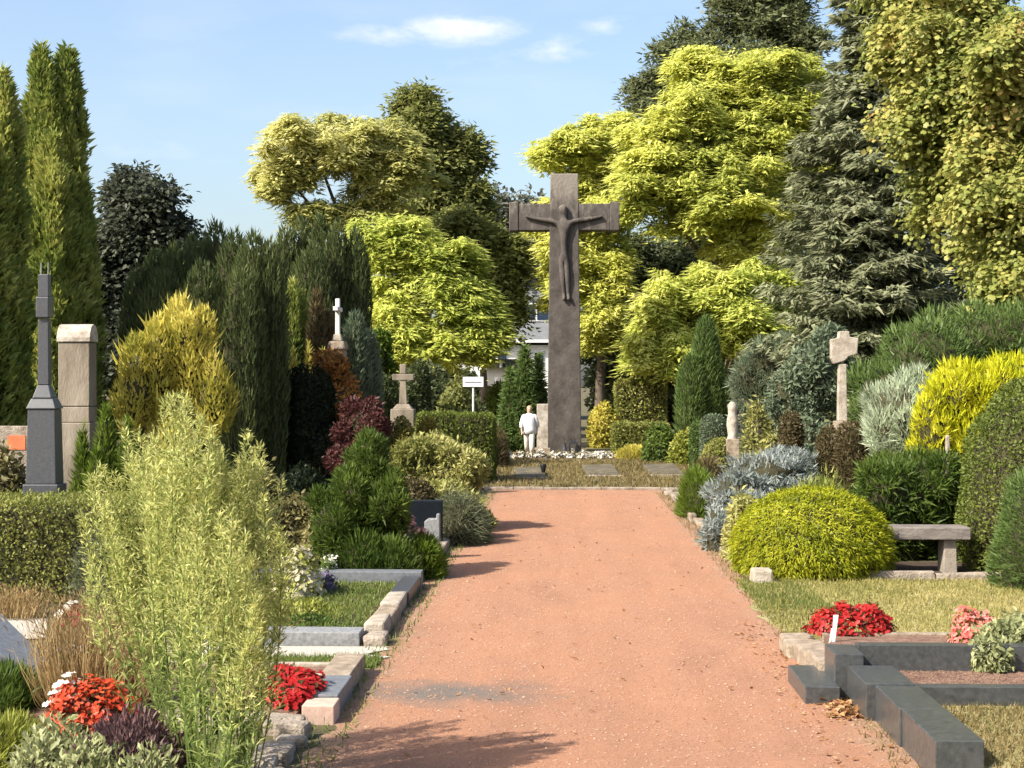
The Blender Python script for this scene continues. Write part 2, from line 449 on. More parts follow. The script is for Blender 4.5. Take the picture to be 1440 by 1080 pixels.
def shrub(name, label, cat, lobes, n, spec, mat, group=None, jit=.12, amp=.1, freq=2.5, core=.84, seed=None, clump=.55, cf=1.6, stray=0, part='foliage', lump=0, zs=.9):
    seed = int(seed or RNG.integers(1, 9999))
    smooth_lobes = lobes
    lo = min(range(len(lobes)), key=lambda i: lobes[i][0][2])
    base = lobes[lo][0].copy(); base[2] = 0
    t = thing(name, label, cat, tuple(base), group)
    if lump: lobes = lumps(lobes, lump, zs=zs, seed=seed)
    P, N = on_lobes(lobes, n, jit, amp, freq, seed)
    L = Leaves()
    L.add(*leaf_mesh(P, N, spec, leaf_rnd(P, seed, cf, clump)))
    if stray:                                    # loose shoots that break the outline
        k = RNG.choice(len(P), min(stray, len(P)), replace=False)
        sp = dict(spec); sp['L'] = spec['L'] * 2.2; sp['W'] = spec['W'] * 1.1
        L.add(*leaf_mesh(P[k] + N[k] * spec['L'] * .6, N[k], sp, leaf_rnd(P[k], seed, cf, clump)))
    f = L.obj(part, mat, t)
    if core:
        V, F = core_np(smooth_lobes, core * (.9 if lump else 1), amp=amp, freq=freq, seed=seed)
        np_obj('woody_core', V, F, M['twig'], t, smooth=True)
    return t
def column_pts(c, h, r, n, prof, flute=.12, kf=5, jit=.08, seed=1, back=.45, z0=0.0, chunk=0.0):
    """points on an upright body of revolution, fluted into upright strands"""
    t = RNG.random(int(n * 1.5)); th = RNG.uniform(0, 2 * math.pi, len(t))
    k0 = RNG.random(len(t)) < prof(t) + .12; t, th = t[k0], th[k0]
    q = np.stack((np.cos(th) * kf * .5, np.sin(th) * kf * .5, t * 1.3), -1)
    rad = r * prof(t) * (1 + flute * wob(q, 1.6, seed)) * (1 - np.abs(RNG.normal(0, jit, len(t))))
    P = np.stack((c[0] + np.cos(th) * rad, c[1] + np.sin(th) * rad, z0 + t * (h - z0) * (1 + .02 * wob(q, 3, seed + 3))), -1)
    N = nrm(np.stack((np.cos(th), np.sin(th), np.full(len(t), .15)), -1))
    if chunk: P += N * (r * chunk * wob(P * (1, 1, .6), 2.6 / r, seed + 5) * np.clip(prof(t) * 2, 0, 1))[:, None]
    k = thin_back(P, N, back)
    return P[k], N[k]
def column_core(c, h, r, prof, f=.82, flute=.12, kf=5, seed=1, nu=18, nv=14, z0=0.0):
    t = np.linspace(0, 1, nv); th = np.linspace(0, 2 * math.pi, nu, endpoint=False)
    T, Q = np.meshgrid(th, t)
    T, Q = T.ravel(), Q.ravel()
    q = np.stack((np.cos(T) * kf * .5, np.sin(T) * kf * .5, Q * 1.3), -1)
    rad = r * prof(Q) * f * (1 + flute * wob(q, 1.6, seed))
    V = np.stack((c[0] + np.cos(T) * rad, c[1] + np.sin(T) * rad, z0 + Q * (h - z0) * (.96)), -1)
    F = [(a * nu + i, a * nu + (i + 1) % nu, (a + 1) * nu + (i + 1) % nu, (a + 1) * nu + i) for a in range(nv - 1) for i in range(nu)]
    return V, F
spire = lambda t: np.clip(np.minimum(1.0, .82 + .5 * t) * np.sqrt(np.clip(1 - np.clip((t - .35) / .65, 0, 1) ** 1.7, 0, 1)), .03, 1)
cone = lambda t: np.clip((1 - t) ** .8 * np.minimum(1, .75 + 2 * t), .03, 1)
blunt = lambda t: np.clip(np.sqrt(np.clip(1 - np.clip((t - .72) / .28, 0, 1) ** 2.4, 0, 1)), .04, 1)
yewp = lambda t: np.clip(np.minimum(1, .6 + .9 * t) * np.clip(1 - np.clip((t - .62) / .38, 0, 1) ** 2.0, 0, 1) ** .6, .04, 1)
def columns(name, label, cat, cols, n, spec, mat, prof, group=None, flute=.14, kf=5, jit=.08, core=.82, clump=.55, cf=1.6, part='foliage', trunk=False, chunk=0.0):
    """an upright conifer of one or several fused columns; cols: (px, ytop, d, radius px)"""
    seed = int(RNG.integers(1, 9999))
    base = gnd(cols[0][0], cols[0][2])
    t = thing(name, label, cat, tuple(base), group)
    L = Leaves(); CV, CF, b = [], [], 0
    area = sum(zz(c[1], c[2]) * c[3] * c[2] for c in cols)
    for i, (px, yt, d, rp) in enumerate(cols):
        c = gnd(px, d); h = zz(yt, d); r = rp * d / FPX
        P, N = column_pts(c, h, r, n * h * rp * d / area, prof, flute, kf, jit, seed + i, chunk=chunk)
        L.add(*leaf_mesh(P, N, spec, leaf_rnd(P, seed, cf, clump)))
        V, F = column_core(c, h, r, prof, core, flute, kf, seed + i)
        CV.append(V); CF += [tuple(x + b for x in f) for f in F]; b += len(V)
    L.obj(part, mat, t)
    np_obj('woody_core', np.concatenate(CV), CF, M['twig'], t, smooth=True)
    if trunk:
        MB().tube([base + (0, 0, -.1), base + (0, 0, 1.0), base + (.05, 0, zz(cols[0][1], cols[0][2]) * .8)], [.16, .12, .02]).obj('trunk', M['bark'], t, smooth=True)
    return t
def box_hedge(name, label, x0, x1, y0, y1, z1, n, spec, mat, group=None, rnd=.05, jit=.02, rot=0.0, cat='hedge'):
    """a clipped block; x0..x1, y0..y1 in metres"""
    a = [((y1 - y0) * z1, 0), ((y1 - y0) * z1, 1), ((x1 - x0) * z1, 2), ((x1 - x0) * z1 * .4, 3), ((x1 - x0) * (y1 - y0), 4)]
    tot = sum(q[0] for q in a); Ps, Ns = [], []
    for ar, k in a:
        m = int(n * ar / tot); u, v = RNG.random(m), RNG.random(m)
        if k < 2: P = np.stack((np.full(m, (x0, x1)[k]), y0 + u * (y1 - y0), v * z1), -1); N = np.tile(((-1., 0, 0), (1., 0, 0))[k], (m, 1))
        elif k < 4: P = np.stack((x0 + u * (x1 - x0), np.full(m, (y0, y1)[k - 2]), v * z1), -1); N = np.tile(((0, -1., 0), (0, 1., 0))[k - 2], (m, 1))
        else: P = np.stack((x0 + u * (x1 - x0), y0 + v * (y1 - y0), np.full(m, z1)), -1); N = np.tile((0, 0, 1.), (m, 1))
        Ps.append(P); Ns.append(N)
    P, N = np.concatenate(Ps), np.concatenate(Ns)
    c = np.array(((x0 + x1) / 2, (y0 + y1) / 2, z1 * .45)); h = np.array(((x1 - x0) / 2, (y1 - y0) / 2, z1 * .55))
    q = np.abs((P - c) / h)                                  # round the arrises off
    far = np.sort(q, axis=1)[:, 1]
    P = c + (P - c) * (1 - rnd * np.clip(far - .75, 0, 1)[:, None] * 2)
    P += N * (RNG.normal(0, jit, len(P)) + .02 * wob(P, 2.5, 5))[:, None]
    P[:, 2] = np.maximum(P[:, 2], .01)
    t = thing(name, label, cat, ((x0 + x1) / 2, (y0 + y1) / 2, 0), group)
    L = Leaves(); L.add(*leaf_mesh(P, N, spec, leaf_rnd(P, int(RNG.integers(1, 999)), 1.8, .5)))
    L.obj('foliage', mat, t)
    e = .045
    MB().box(x0 + e, x1 - e, y0 + e, y1 - e, 0, z1 - e).obj('woody_core', M['twig'], t)
    return t
def limbs(mb, a, b, r0, r1, bend=.15, k=6, n=5):
    a, b = np.asarray(a, float), np.asarray(b, float); d = np.linalg.norm(b - a)
    off = RNG.normal(0, bend * d * .5, 3); off[2] = abs(off[2]) * .6
    P = [a + (b - a) * s + off * math.sin(math.pi * s) for s in np.linspace(0, 1, n)]
    mb.tube(P, np.linspace(r0, r1, n), k)
def tree(name, label, lobes, trunk_px, d, n, spec, mat, clump_r=.7, flat=.45, per=90, trunk_r=.25, group=None, fork=.35, jit=.22, amp=.2, twigs=3, hang=.25, cat='tree', clump=.6, cf=.7, cull=.7, lump=14, lf=(.20, .50), lz=.8, inner=.74, gap=.52, gf=.7, hz=0.0):
    """trunk, limbs to every mass of the crown, and a crown of leaf clumps with gaps between them"""
    base = gnd(trunk_px, d); top = max(lobes, key=lambda q: q[0][2])[0]
    t = thing(name, label, cat, tuple(base), group)
    seed = int(RNG.integers(1, 9999))
    nc = max(8, int(n / per * 1.25))
    fine = lumps(lobes, lump, lf, lz, seed, inner, (.70, 1.12)) if lump else lobes
    C, N = on_lobes(fine, nc * 1.2, jit, amp, 2.2, seed, .4, cull, .6, fall=1.6)
    keep = wob(C, gf, seed + 9) > -1 + gap - .35 * RNG.random(len(C)); C, N = C[keep], N[keep]      # holes where the sky or the shade shows
    m = np.maximum(8, (per * RNG.uniform(.5, 1.5, len(C))).astype(int))
    idx = np.repeat(np.arange(len(C)), m)
    R = clump_r * RNG.uniform(.6, 1.35, len(C))
    ax = nrm(N * (.45 - .2 * hz) + np.array((0, 0, 1.0)) * (.8 + .3 * hz) + rvec(len(C)) * .28)
    o = RNG.normal(size=(len(idx), 3)) * .5
    al = (o * ax[idx]).sum(1)
    o -= ax[idx] * (al * (1 - flat))[:, None]
    rr = np.linalg.norm(o, axis=1)
    P = C[idx] + o * R[idx][:, None]
    P[:, 2] -= hang * rr ** 2 * R[idx]                         # the rim of each clump hangs
    Nl = nrm(ax[idx] * .9 + nrm(o) * .35 + N[idx] * (.35 - .1 * hz))
    D = nrm(o * np.array((1, 1, .4 - .3 * hz)) + rvec(len(idx)) * spec.get('r', .5) * .6 * (1, 1, 1 - .5 * hz) - np.array((0, 0, 1.0)) * spec.get('g', .25))
    s = RNG.uniform(.65, 1.3, len(idx))
    cl = (.5 + .42 * wob(C, cf, seed)) * .65 + .35 * RNG.random(len(C))
    rnd = np.clip(clump * cl[idx] + (1 - clump) * RNG.random(len(idx)), 0, 1)
    Nf = nrm(Nl + rvec(len(idx)) * spec.get('face', .45))
    L = Leaves(); L.add(*emit(P, D, Nf, spec['L'] * s, spec['W'] * s, spec.get('shape', 'diamond')), rnd)
    L.obj('crown', mat, t)
    mb = MB(); fk = base + (top - base) * fork; fk[2] = top[2] * fork
    mb.tube([base + (0, 0, -.2), base + (0, 0, .3), base * .5 + fk * .5 + RNG.normal(0, .12, 3) * (1, 1, 0), fk], [trunk_r * 1.4, trunk_r, trunk_r * .8, trunk_r * .65], 9)
    for (c, r) in lobes:
        limbs(mb, fk + RNG.normal(0, .05, 3), c, trunk_r * .42, trunk_r * .16)
        near = np.argsort(((C - c) ** 2).sum(1))[:twigs * 4:4] if len(C) > twigs * 4 else []
        for j in near: limbs(mb, c, C[j], trunk_r * .15, trunk_r * .05, k=4, n=4)
    mb.obj('trunk', M['bark'], t, smooth=True)
    return t

# ------------------------------------------------------------------ foliage colours
G = {}
TUNE = {'thuja_leaf': 2.2, 'yew_leaf': 2.8, 'robinia_leaf': 1.4, 'robinia_gold_leaf': 1.6, 'robinia_dull_leaf': 1.7, 'thread_leaf': 1.2, 'grass_blade': 1.45, 'moss_blade': 1.2, 'feather_leaf': 1.35, 'feather_tip_leaf': 1.4, 'gold_leaf': 1.75, 'gold_mound_leaf': 1.4,
        'hedge_leaf': 2.7, 'spruce_leaf': 1.55, 'maple_leaf': 1.8, 'dark_tree_leaf': 2.0, 'mid_tree_leaf': 1.9, 'pine_leaf': 2.4, 'plum_leaf': 1.8, 'blue_spruce_leaf': 1.55, 'silver_leaf': 1.5, 'box_leaf': 1.35, 'juniper_leaf': 1.3, 'juniper_blue_leaf': 1.4, 'green_leaf': 1.25, 'bright_leaf': 1.2, 'olive_dome_leaf': .95,
        'white_petal': .9, 'red_petal': .85, 'scarlet_petal': .85}
def g(name, *cols, trans=.3, gloss=.015):
    k = TUNE.get(name, 1.0); b = 1.0 if 'petal' in name or 'blue' in name else 1.4 if 'robinia' in name else 1.0
    k *= .88 if 'petal' in name or 'blade' in name or 'thread' in name else 1.03
    G[name] = leafmat(name, [(min(.82, c[0] * k), min(.82, c[1] * k), min(.82, c[2] * k * b)) for c in cols], trans, gloss)
g('thuja_leaf', (.040, .062, .014), (.085, .108, .024), (.15, .16, .04), (.24, .225, .07))
g('yew_leaf', (.015, .021, .009), (.033, .042, .015), (.058, .067, .024))
g('shaded_yew_leaf', (.008, .014, .007), (.016, .024, .011), (.028, .036, .016))  # yew green blackened, shade put into the leaf colour
g('gold_leaf', (.11, .12, .02), (.22, .205, .035), (.35, .30, .065), (.48, .42, .16))
g('gold_mound_leaf', (.16, .19, .008), (.32, .33, .012), (.46, .44, .025), (.58, .56, .08))
g('thread_leaf', (.11, .14, .008), (.22, .25, .010), (.34, .35, .018), (.46, .46, .05))
g('lime_leaf', (.12, .15, .02), (.26, .28, .05), (.42, .42, .12))
g('robinia_leaf', (.11, .15, .02), (.29, .335, .05), (.44, .45, .08), (.57, .55, .17), trans=.42)
g('robinia_gold_leaf', (.10, .125, .02), (.28, .305, .05), (.44, .435, .08), (.56, .53, .18), trans=.42)
g('robinia_dull_leaf', (.07, .09, .02), (.20, .215, .05), (.35, .335, .09), (.50, .455, .19), trans=.42)
g('dark_tree_leaf', (.028, .036, .016), (.055, .065, .027), (.095, .10, .045))
g('mid_tree_leaf', (.05, .06, .018), (.095, .105, .03), (.16, .155, .05))
g('plum_leaf', (.014, .017, .010), (.034, .039, .025), (.075, .082, .058))
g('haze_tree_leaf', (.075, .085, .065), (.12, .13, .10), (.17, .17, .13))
g('pine_leaf', (.028, .035, .016), (.056, .064, .028), (.09, .096, .046))
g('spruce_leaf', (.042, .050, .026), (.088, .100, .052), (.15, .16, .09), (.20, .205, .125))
g('maple_leaf', (.035, .05, .013), (.085, .105, .026), (.14, .155, .04), (.20, .20, .055), (.26, .22, .07), (.42, .23, .09), trans=.38)
g('juniper_leaf', (.045, .07, .02), (.085, .13, .035), (.14, .19, .06))
g('juniper_blue_leaf', (.06, .085, .05), (.11, .14, .085), (.17, .20, .13))
g('silver_leaf', (.16, .19, .12), (.26, .30, .20), (.38, .42, .30))
g('blue_spruce_leaf', (.055, .07, .055), (.125, .145, .13), (.22, .245, .23), (.33, .355, .34))
g('green_leaf', (.03, .055, .012), (.065, .10, .018), (.12, .16, .03))
g('bright_leaf', (.06, .10, .012), (.11, .16, .02), (.18, .23, .04))
g('box_leaf', (.055, .08, .014), (.095, .12, .022), (.14, .16, .035))
g('hedge_leaf', (.045, .055, .014), (.085, .09, .022), (.15, .14, .045))
g('olive_dome_leaf', (.16, .15, .03), (.24, .21, .045), (.30, .27, .07))
g('sage_leaf', (.08, .095, .05), (.13, .145, .08), (.19, .20, .11))
g('brown_leaf', (.075, .06, .028), (.12, .095, .045), (.18, .14, .07))
g('copper_leaf', (.20, .09, .025), (.34, .16, .04), (.46, .27, .08))
g('barberry_leaf', (.05, .018, .018), (.095, .035, .032), (.17, .075, .06))
g('variegated_leaf', (.12, .13, .03), (.28, .28, .08), (.52, .49, .20))
g('variegated_dull_leaf', (.09, .08, .03), (.17, .15, .06), (.34, .31, .13))
g('feather_leaf', (.11, .155, .04), (.21, .26, .075), (.34, .375, .13), (.48, .48, .20), trans=.42)
g('feather_tip_leaf', (.24, .27, .08), (.37, .38, .13), (.52, .50, .22), trans=.42)
g('straw_blade', (.26, .17, .07), (.42, .29, .13), (.56, .42, .22), trans=.35)
g('grass_blade', (.12, .13, .03), (.26, .23, .08), (.44, .36, .18), trans=.3)
g('green_blade', (.09, .14, .03), (.16, .21, .05), (.27, .28, .09), trans=.3)
g('moss_blade', (.11, .09, .035), (.19, .15, .06), (.30, .23, .115), trans=.3)
g('red_petal', (.32, .012, .014), (.52, .025, .024), (.66, .07, .06), trans=.25)
g('scarlet_petal', (.48, .04, .015), (.66, .085, .03), (.74, .20, .10), trans=.25)
g('pink_petal', (.60, .09, .08), (.72, .22, .18), (.80, .42, .36), trans=.25)
g('rose_petal', (.60, .20, .20), (.75, .38, .36), (.82, .58, .52), trans=.25)
g('crimson_petal', (.14, .012, .02), (.25, .02, .035), (.34, .04, .05), trans=.2)
g('white_petal', (.66, .64, .55), (.78, .76, .70), (.82, .81, .78), trans=.25)
g('cream_petal', (.40, .36, .22), (.56, .52, .36), (.70, .66, .52), trans=.25)
g('lavender_petal', (.07, .055, .11), (.12, .095, .17), (.19, .16, .24), trans=.2)
g('heather_leaf', (.07, .035, .04), (.13, .07, .075), (.22, .15, .15), trans=.2)
g('mint_leaf', (.14, .16, .06), (.30, .32, .15), (.50, .51, .30), trans=.3)
g('bronze_leaf', (.05, .035, .015), (.09, .06, .025), (.13, .10, .04))

FINE = dict(L=.055, W=.012, shape='tri', n=.8, u=.3, r=.6, face=.6)
CLIP = dict(L=.045, W=.022, shape='diamond', n=.5, u=.25, r=.7, face=.45)
FEATH = dict(L=.13, W=.018, shape='tri', n=.75, u=.35, r=.45, face=.7)
SPRAY = dict(L=.12, W=.03, shape='tri', n=.5, u=.8, r=.4, face=.5)
BROAD = dict(L=.075, W=.045, shape='diamond', n=.45, u=.1, g=.1, r=.7, face=.4)
def sp(base, **k): q = dict(base); q.update(k); return q

# ------------------------------------------------------------------ ground, path, lawns
def sheet(name, pts, z, mat):
    me = bpy.data.meshes.new(name); me.from_pydata([(x, y, z) for x, y in pts], [], [tuple(range(len(pts)))]); me.update(); me.materials.append(mat)
    return tag(link(name, me), kind='structure')
sheet('ground', [(-700, -60), (700, -60), (700, 1400), (-700, 1400)], 0, M['ground'])
def ragged(x0, x1, y0, y1, a=.05, step=.22):
    ys = np.arange(y0, y1 + .01, step); j = lambda: a * (RNG.random() - .5) * 2
    left = [(x0 + a * math.sin(y * 1.9) * .5 + j(), y) for y in ys]; right = [(x1 + a * math.sin(y * 1.3 + 1) * .5 + j(), y) for y in ys]
    return right + left[::-1]
sheet('gravel_path', ragged(-1.56, 2.14, 2, 33.9, .06), .006, M['path'])
sheet('lawn', ragged(2.0, 9.5, 13.7, 18.45, .07), .012, M['lawn'])
sheet('end_lawn', [(-9, 34.05), (14, 34.05), (14, 47.0), (-9, 47.0)], .03, M['end_lawn'])
sheet('cross_forecourt', [(-12, 48.4), (20, 48.4), (20, 60), (-12, 60)], .02, M['end_lawn'])
sheet('gravel_strip', ragged(-4.4, -1.5, 13.02, 13.6, .12, .07), .014, M['pale_gravel'])
sheet('grass_strip', ragged(-4.4, -1.5, 12.5, 13.0, .03), .012, M['lawn'])
sheet('bench_bed', ragged(2.3, 6.4, 18.75, 20.4, .03), .010, M['dark_soil'])

def scatter_blades(name, label, cat, xr, yr, z, n, h, mat, dens=None, w=.012):
    x, y = RNG.uniform(*xr, n), RNG.uniform(*yr, n)
    if dens: k = dens(x, y) > RNG.random(n); x, y = x[k], y[k]
    P = np.stack((x, y, np.full(len(x), z)), -1); m = len(P)
    D = nrm(np.array((0, 0, 1.0)) + RNG.normal(0, .55, (m, 3)))
    V, F, k = emit(P, D, rvec(m), h * RNG.uniform(.4, 1.4, m), np.full(m, w), 'tri')
    o = np_obj(name, V, F, mat, attrs={'rnd': np.repeat(leaf_rnd(P, 77, 1.2, .6), k)}, kind='stuff')
    return tag(o, label, cat)
scatter_blades('lawn_grass', 'short dry grass on the lawn before the bench', 'grass', (2.0, 7.5), (13.7, 18.4), .012, 42000, .05, G['grass_blade'])
scatter_blades('strip_grass', 'narrow strip of green grass beside the pale gravel', 'grass', (-4.2, -1.5), (12.52, 13.0), .012, 7000, .06, G['green_blade'])
scatter_blades('lawn_corner_grass', 'fresh green tuft of grass at the lawn corner by the path', 'grass', (2.02, 2.75), (15.9, 18.2), .012, 2600, .05, G['green_blade'])
scatter_blades('end_grass', 'dry grass around the flat slabs at the path end', 'grass', (-3, 7), (34.1, 46.8), .03, 26000, .09, G['moss_blade'], w=.03)
scatter_blades('bed_grass', 'short green ground cover inside the middle left grave', 'grass', (-3.6, -1.83), (14.02, 17.45), .07, 9000, .055, G['green_blade'], w=.016)
scatter_blades('edge_weeds', 'sparse weeds along the left path edge', 'grass', (-1.75, -1.38), (8.5, 33), .006, 2600, .06, G['green_blade'])
scatter_blades('verge_grass', 'thin dry weeds along the right path edge', 'grass', (1.95, 2.5), (8.5, 33), .0, 6000, .06, G['moss_blade'])

# loose grit and fallen leaves
def grit(name, label, cat, n, xr, yr, s0, s1, mat, z=.008, dens=None, flat=.6):
    x, y = RNG.uniform(*xr, n), RNG.uniform(*yr, n)
    if dens: k = dens(x, y) > RNG.random(n); x, y = x[k], y[k]
    m = len(x); s = RNG.uniform(s0, s1, m)
    base = np.array([(1, 0, 0), (-.5, .87, 0), (-.5, -.87, 0), (0, 0, 1.0)])
    a = RNG.uniform(0, 6.28, m); ca, sa = np.cos(a), np.sin(a)
    V = np.empty((m, 4, 3))
    for i, b in enumerate(base * (1, 1, flat)):
        V[:, i, 0] = x + s * (b[0] * ca - b[1] * sa); V[:, i, 1] = y + s * (b[0] * sa + b[1] * ca); V[:, i, 2] = z + s * b[2]
    F = (np.array([(0, 1, 3), (1, 2, 3), (2, 0, 3)])[None] + (np.arange(m) * 4)[:, None, None]).reshape(-1, 3)
    return tag(np_obj(name, V.reshape(-1, 3), F, mat, kind='stuff'), label, cat)
M['grit'] = solid('grit', [(.22, .11, .07), (.38, .205, .13), (.58, .43, .32)], 40, .95, 0)
grit('path_grit', 'loose reddish grit lying on the gravel path', 'gravel', 24000, (-1.5, 2.1), (8.5, 33.5), .004, .015, M['grit'])
grit('edge_pebbles', 'pale pebbles strewn along the right path edge', 'pebbles', 170, (1.9, 2.35), (18.5, 33), .01, .03, M['sandstone'])
def litter(name, label, xr, yr, n, z, s=.045, dens=None):
    x, y = RNG.uniform(*xr, n), RNG.uniform(*yr, n)
    if dens: k = dens(x, y) > RNG.random(n); x, y = x[k], y[k]
    m = len(x); P = np.stack((x, y, z + RNG.random(m) * .012), -1)
    D = nrm(RNG.normal(size=(m, 3)) * (1, 1, .25)); N = nrm(np.array((0, 0, 1.0)) + RNG.normal(0, .4, (m, 3)))
    V, F, k = emit(P, D, N, s * RNG.uniform(.5, 1.3, m), s * .7 * RNG.uniform(.6, 1.2, m), 'diamond')
    return tag(np_obj(name, V, F, M['dry_leaf'], attrs={'rnd': np.repeat(RNG.random(m), k)}, kind='stuff'), label, 'leaves')
litter('fallen_leaves', 'dry brown leaves scattered over the path', (-1.5, 2.1), (8.6, 33), 330, .012)
litter('leaf_drift', 'heap of curled brown leaves behind the small black block', (1.86, 2.06), (10.75, 11.35), 130, .02, .07)
litter('edge_leaves', 'brown leaves lying along the black kerb', (1.6, 2.1), (8.8, 15), 170, .012, .05)

# ------------------------------------------------------------------ monumental cross at the end of the path
def cross_mat():
    m = solid('weathered_stone', [(.052, .044, .039), (.084, .072, .064), (.118, .102, .090)], 2.6, .9, .8, 14, stretch=(1, 1, .8))
    nt = m.node_tree; b = nt.nodes[m["bsdf"]]
    old = b.inputs['Base Color'].links[0].from_socket
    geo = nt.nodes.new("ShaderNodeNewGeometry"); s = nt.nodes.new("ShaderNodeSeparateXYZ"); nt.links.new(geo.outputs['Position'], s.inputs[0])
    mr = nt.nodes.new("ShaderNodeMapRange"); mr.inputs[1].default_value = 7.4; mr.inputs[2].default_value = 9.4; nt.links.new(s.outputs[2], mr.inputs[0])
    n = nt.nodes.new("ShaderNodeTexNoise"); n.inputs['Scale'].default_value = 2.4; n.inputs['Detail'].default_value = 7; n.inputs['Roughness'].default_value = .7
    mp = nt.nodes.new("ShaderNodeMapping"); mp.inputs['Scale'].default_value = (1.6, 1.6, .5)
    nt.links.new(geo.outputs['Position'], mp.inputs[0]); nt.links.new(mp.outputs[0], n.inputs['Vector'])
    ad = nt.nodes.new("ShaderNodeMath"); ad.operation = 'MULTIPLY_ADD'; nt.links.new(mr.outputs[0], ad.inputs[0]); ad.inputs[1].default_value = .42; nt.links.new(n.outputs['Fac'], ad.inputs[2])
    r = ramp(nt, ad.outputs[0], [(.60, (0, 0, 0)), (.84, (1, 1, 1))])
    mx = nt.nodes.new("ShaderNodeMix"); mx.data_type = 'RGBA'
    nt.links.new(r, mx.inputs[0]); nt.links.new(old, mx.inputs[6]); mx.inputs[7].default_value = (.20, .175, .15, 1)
    nt.links.new(mx.outputs[2], b.inputs['Base Color'])
    return m
M['cross_stone'] = cross_mat()
CD = 53.0
cb = gnd(793.5, CD); cx, cy = cb[0], cb[1]; k = CD / FPX
cross = thing('memorial_cross', 'tall weathered stone crucifix at the end of the red path', 'cross', (cx, cy, 0))
zt, za1, za0 = zz(246, CD), zz(288, CD), zz(325, CD)
MB().add(*(lambda hw0, hw1, h: ([(cx - hw0, cy - .42, -.1), (cx + hw0, cy - .42, -.1), (cx + hw0, cy + .42, -.1), (cx - hw0, cy + .42, -.1),
      (cx - hw1, cy - .36, h), (cx + hw1, cy - .36, h), (cx + hw1, cy + .36, h), (cx - hw1, cy + .36, h)],
      [(3, 2, 1, 0), (4, 5, 6, 7), (0, 1, 5, 4), (1, 2, 6, 5), (2, 3, 7, 6), (3, 0, 4, 7)]))(24 * k, 19.5 * k, zt)).obj('shaft', M['cross_stone'], cross, bevel=.03)
for s in (-1, 1):
    x_in, x_out, x_cap = cx + s * 19 * k, cx + s * 64 * k, cx + s * 77 * k
    lo, hi = min(x_in, x_out), max(x_in, x_out)
    MB().box(lo, hi, cy - .34, cy + .34, za0, za1).obj('cross_arm', M['cross_stone'], cross, bevel=.02)
    lo, hi = min(x_out, x_cap), max(x_out, x_cap)
    MB().box(lo, hi, cy - .37, cy + .37, za0 - .02, za1 + .06).obj('arm_end', M['cross_stone'], cross, bevel=.03)

def skin_body(name, joints, bones, mat, parent, origin, sub=2):
    """one continuous figure grown over a skeleton; joints: name -> (x, y, z, rx, ry)"""
    names = list(joints); me = bpy.data.meshes.new(name)
    me.from_pydata([Vector(joints[j][:3]) for j in names], [(names.index(a), names.index(b)) for a, b in bones], [])
    me.materials.append(mat)
    o = link(name, me, parent)
    m = o.modifiers.new("skin", 'SKIN'); m.use_smooth_shade = True; m.branch_smoothing = .6
    sv = me.skin_vertices[0].data
    for i, j in enumerate(names):
        sv[i].radius = joints[j][3:5]; sv[i].use_root = (i == 0)
    s = o.modifiers.new("sub", 'SUBSURF'); s.levels = sub; s.render_levels = sub
    return o
# the carved figure: long narrow body, head sunk to its right, arms stretched along the beam
f = -.40
def cp(px, py, dy=0.0): return ((px - 793.5) * k, f + dy, zz(py, CD))
J = {'pelvis': (*cp(793, 362), .20, .15), 'waist': (*cp(793.5, 345), .17, .13), 'chest': (*cp(793, 322), .235, .17), 'neck': (*cp(792.5, 306), .11, .10), 'head0': (*cp(791.5, 299, -.04), .16, .17), 'head1': (*cp(791, 289, -.05), .15, .16)}
for s, q in ((-1, 'l'), (1, 'r')):
    J[q + 'sh'] = (*cp(793 + s * 9, 313), .12, .11); J[q + 'el'] = (*cp(793 + s * 27, 311), .08, .08); J[q + 'wr'] = (*cp(793 + s * 45, 308), .055, .055); J[q + 'ha'] = (*cp(793 + s * 54, 306), .07, .04)
    J[q + 'hip'] = (*cp(793 + s * 3.4, 370), .125, .12); J[q + 'kn'] = (*cp(794.5 + s * 3.2, 392, -.05), .10, .10); J[q + 'an'] = (*cp(796 + s * 3.0, 415), .06, .06); J[q + 'ft'] = (*cp(796.5 + s * 3.6, 424, -.10), .085, .06)
BN = [('pelvis', 'waist'), ('waist', 'chest'), ('chest', 'neck'), ('neck', 'head0'), ('head0', 'head1')]
for q in 'lr': BN += [('chest', q + 'sh'), (q + 'sh', q + 'el'), (q + 'el', q + 'wr'), (q + 'wr', q + 'ha'), ('pelvis', q + 'hip'), (q + 'hip', q + 'kn'), (q + 'kn', q + 'an'), (q + 'an', q + 'ft')]
M['figure_stone'] = solid('figure_stone', [(.055, .045, .040), (.088, .072, .064)], 4, .85, .4, 24)
skin_body('carved_figure', J, BN, M['cross_stone'], cross, None)

# lantern, vase and flowers at its foot
lx, ly = at(806, 540, 50.6)[:2]
ln = thing('grave_lantern', 'black metal lantern at the foot of the stone crucifix', 'lantern', (lx, ly, 0))
MB().box(lx - .14, lx + .14, ly - .14, ly + .14, 0.02, .07).obj('base', M['black_metal'], ln, .01)
for ax_ in (-1, 1):
    for ay_ in (-1, 1): MB().box(lx + ax_ * .12 - .012, lx + ax_ * .12 + .012, ly + ay_ * .12 - .012, ly + ay_ * .12 + .012, .07, .36).obj('post', M['black_metal'], ln)
MB().tube([(lx, ly, .07), (lx, ly, .22)], [.05, .05], 10).add([(lx, ly, .22)], []).obj('candle', M['white_paint'], ln)
MB().box(lx - .16, lx + .16, ly - .16, ly + .16, .36, .48, (.1, .1, .1, .1)).obj('roof', M['black_metal'], ln, .01)
MB().tube([(lx - .06, ly, .48), (lx - .05, ly, .55), (lx, ly, .58), (lx + .05, ly, .55), (lx + .06, ly, .48)], [.012] * 5, 5).obj('handle', M['black_metal'], ln)
vx, vy = at(794, 540, 50.6)[:2]
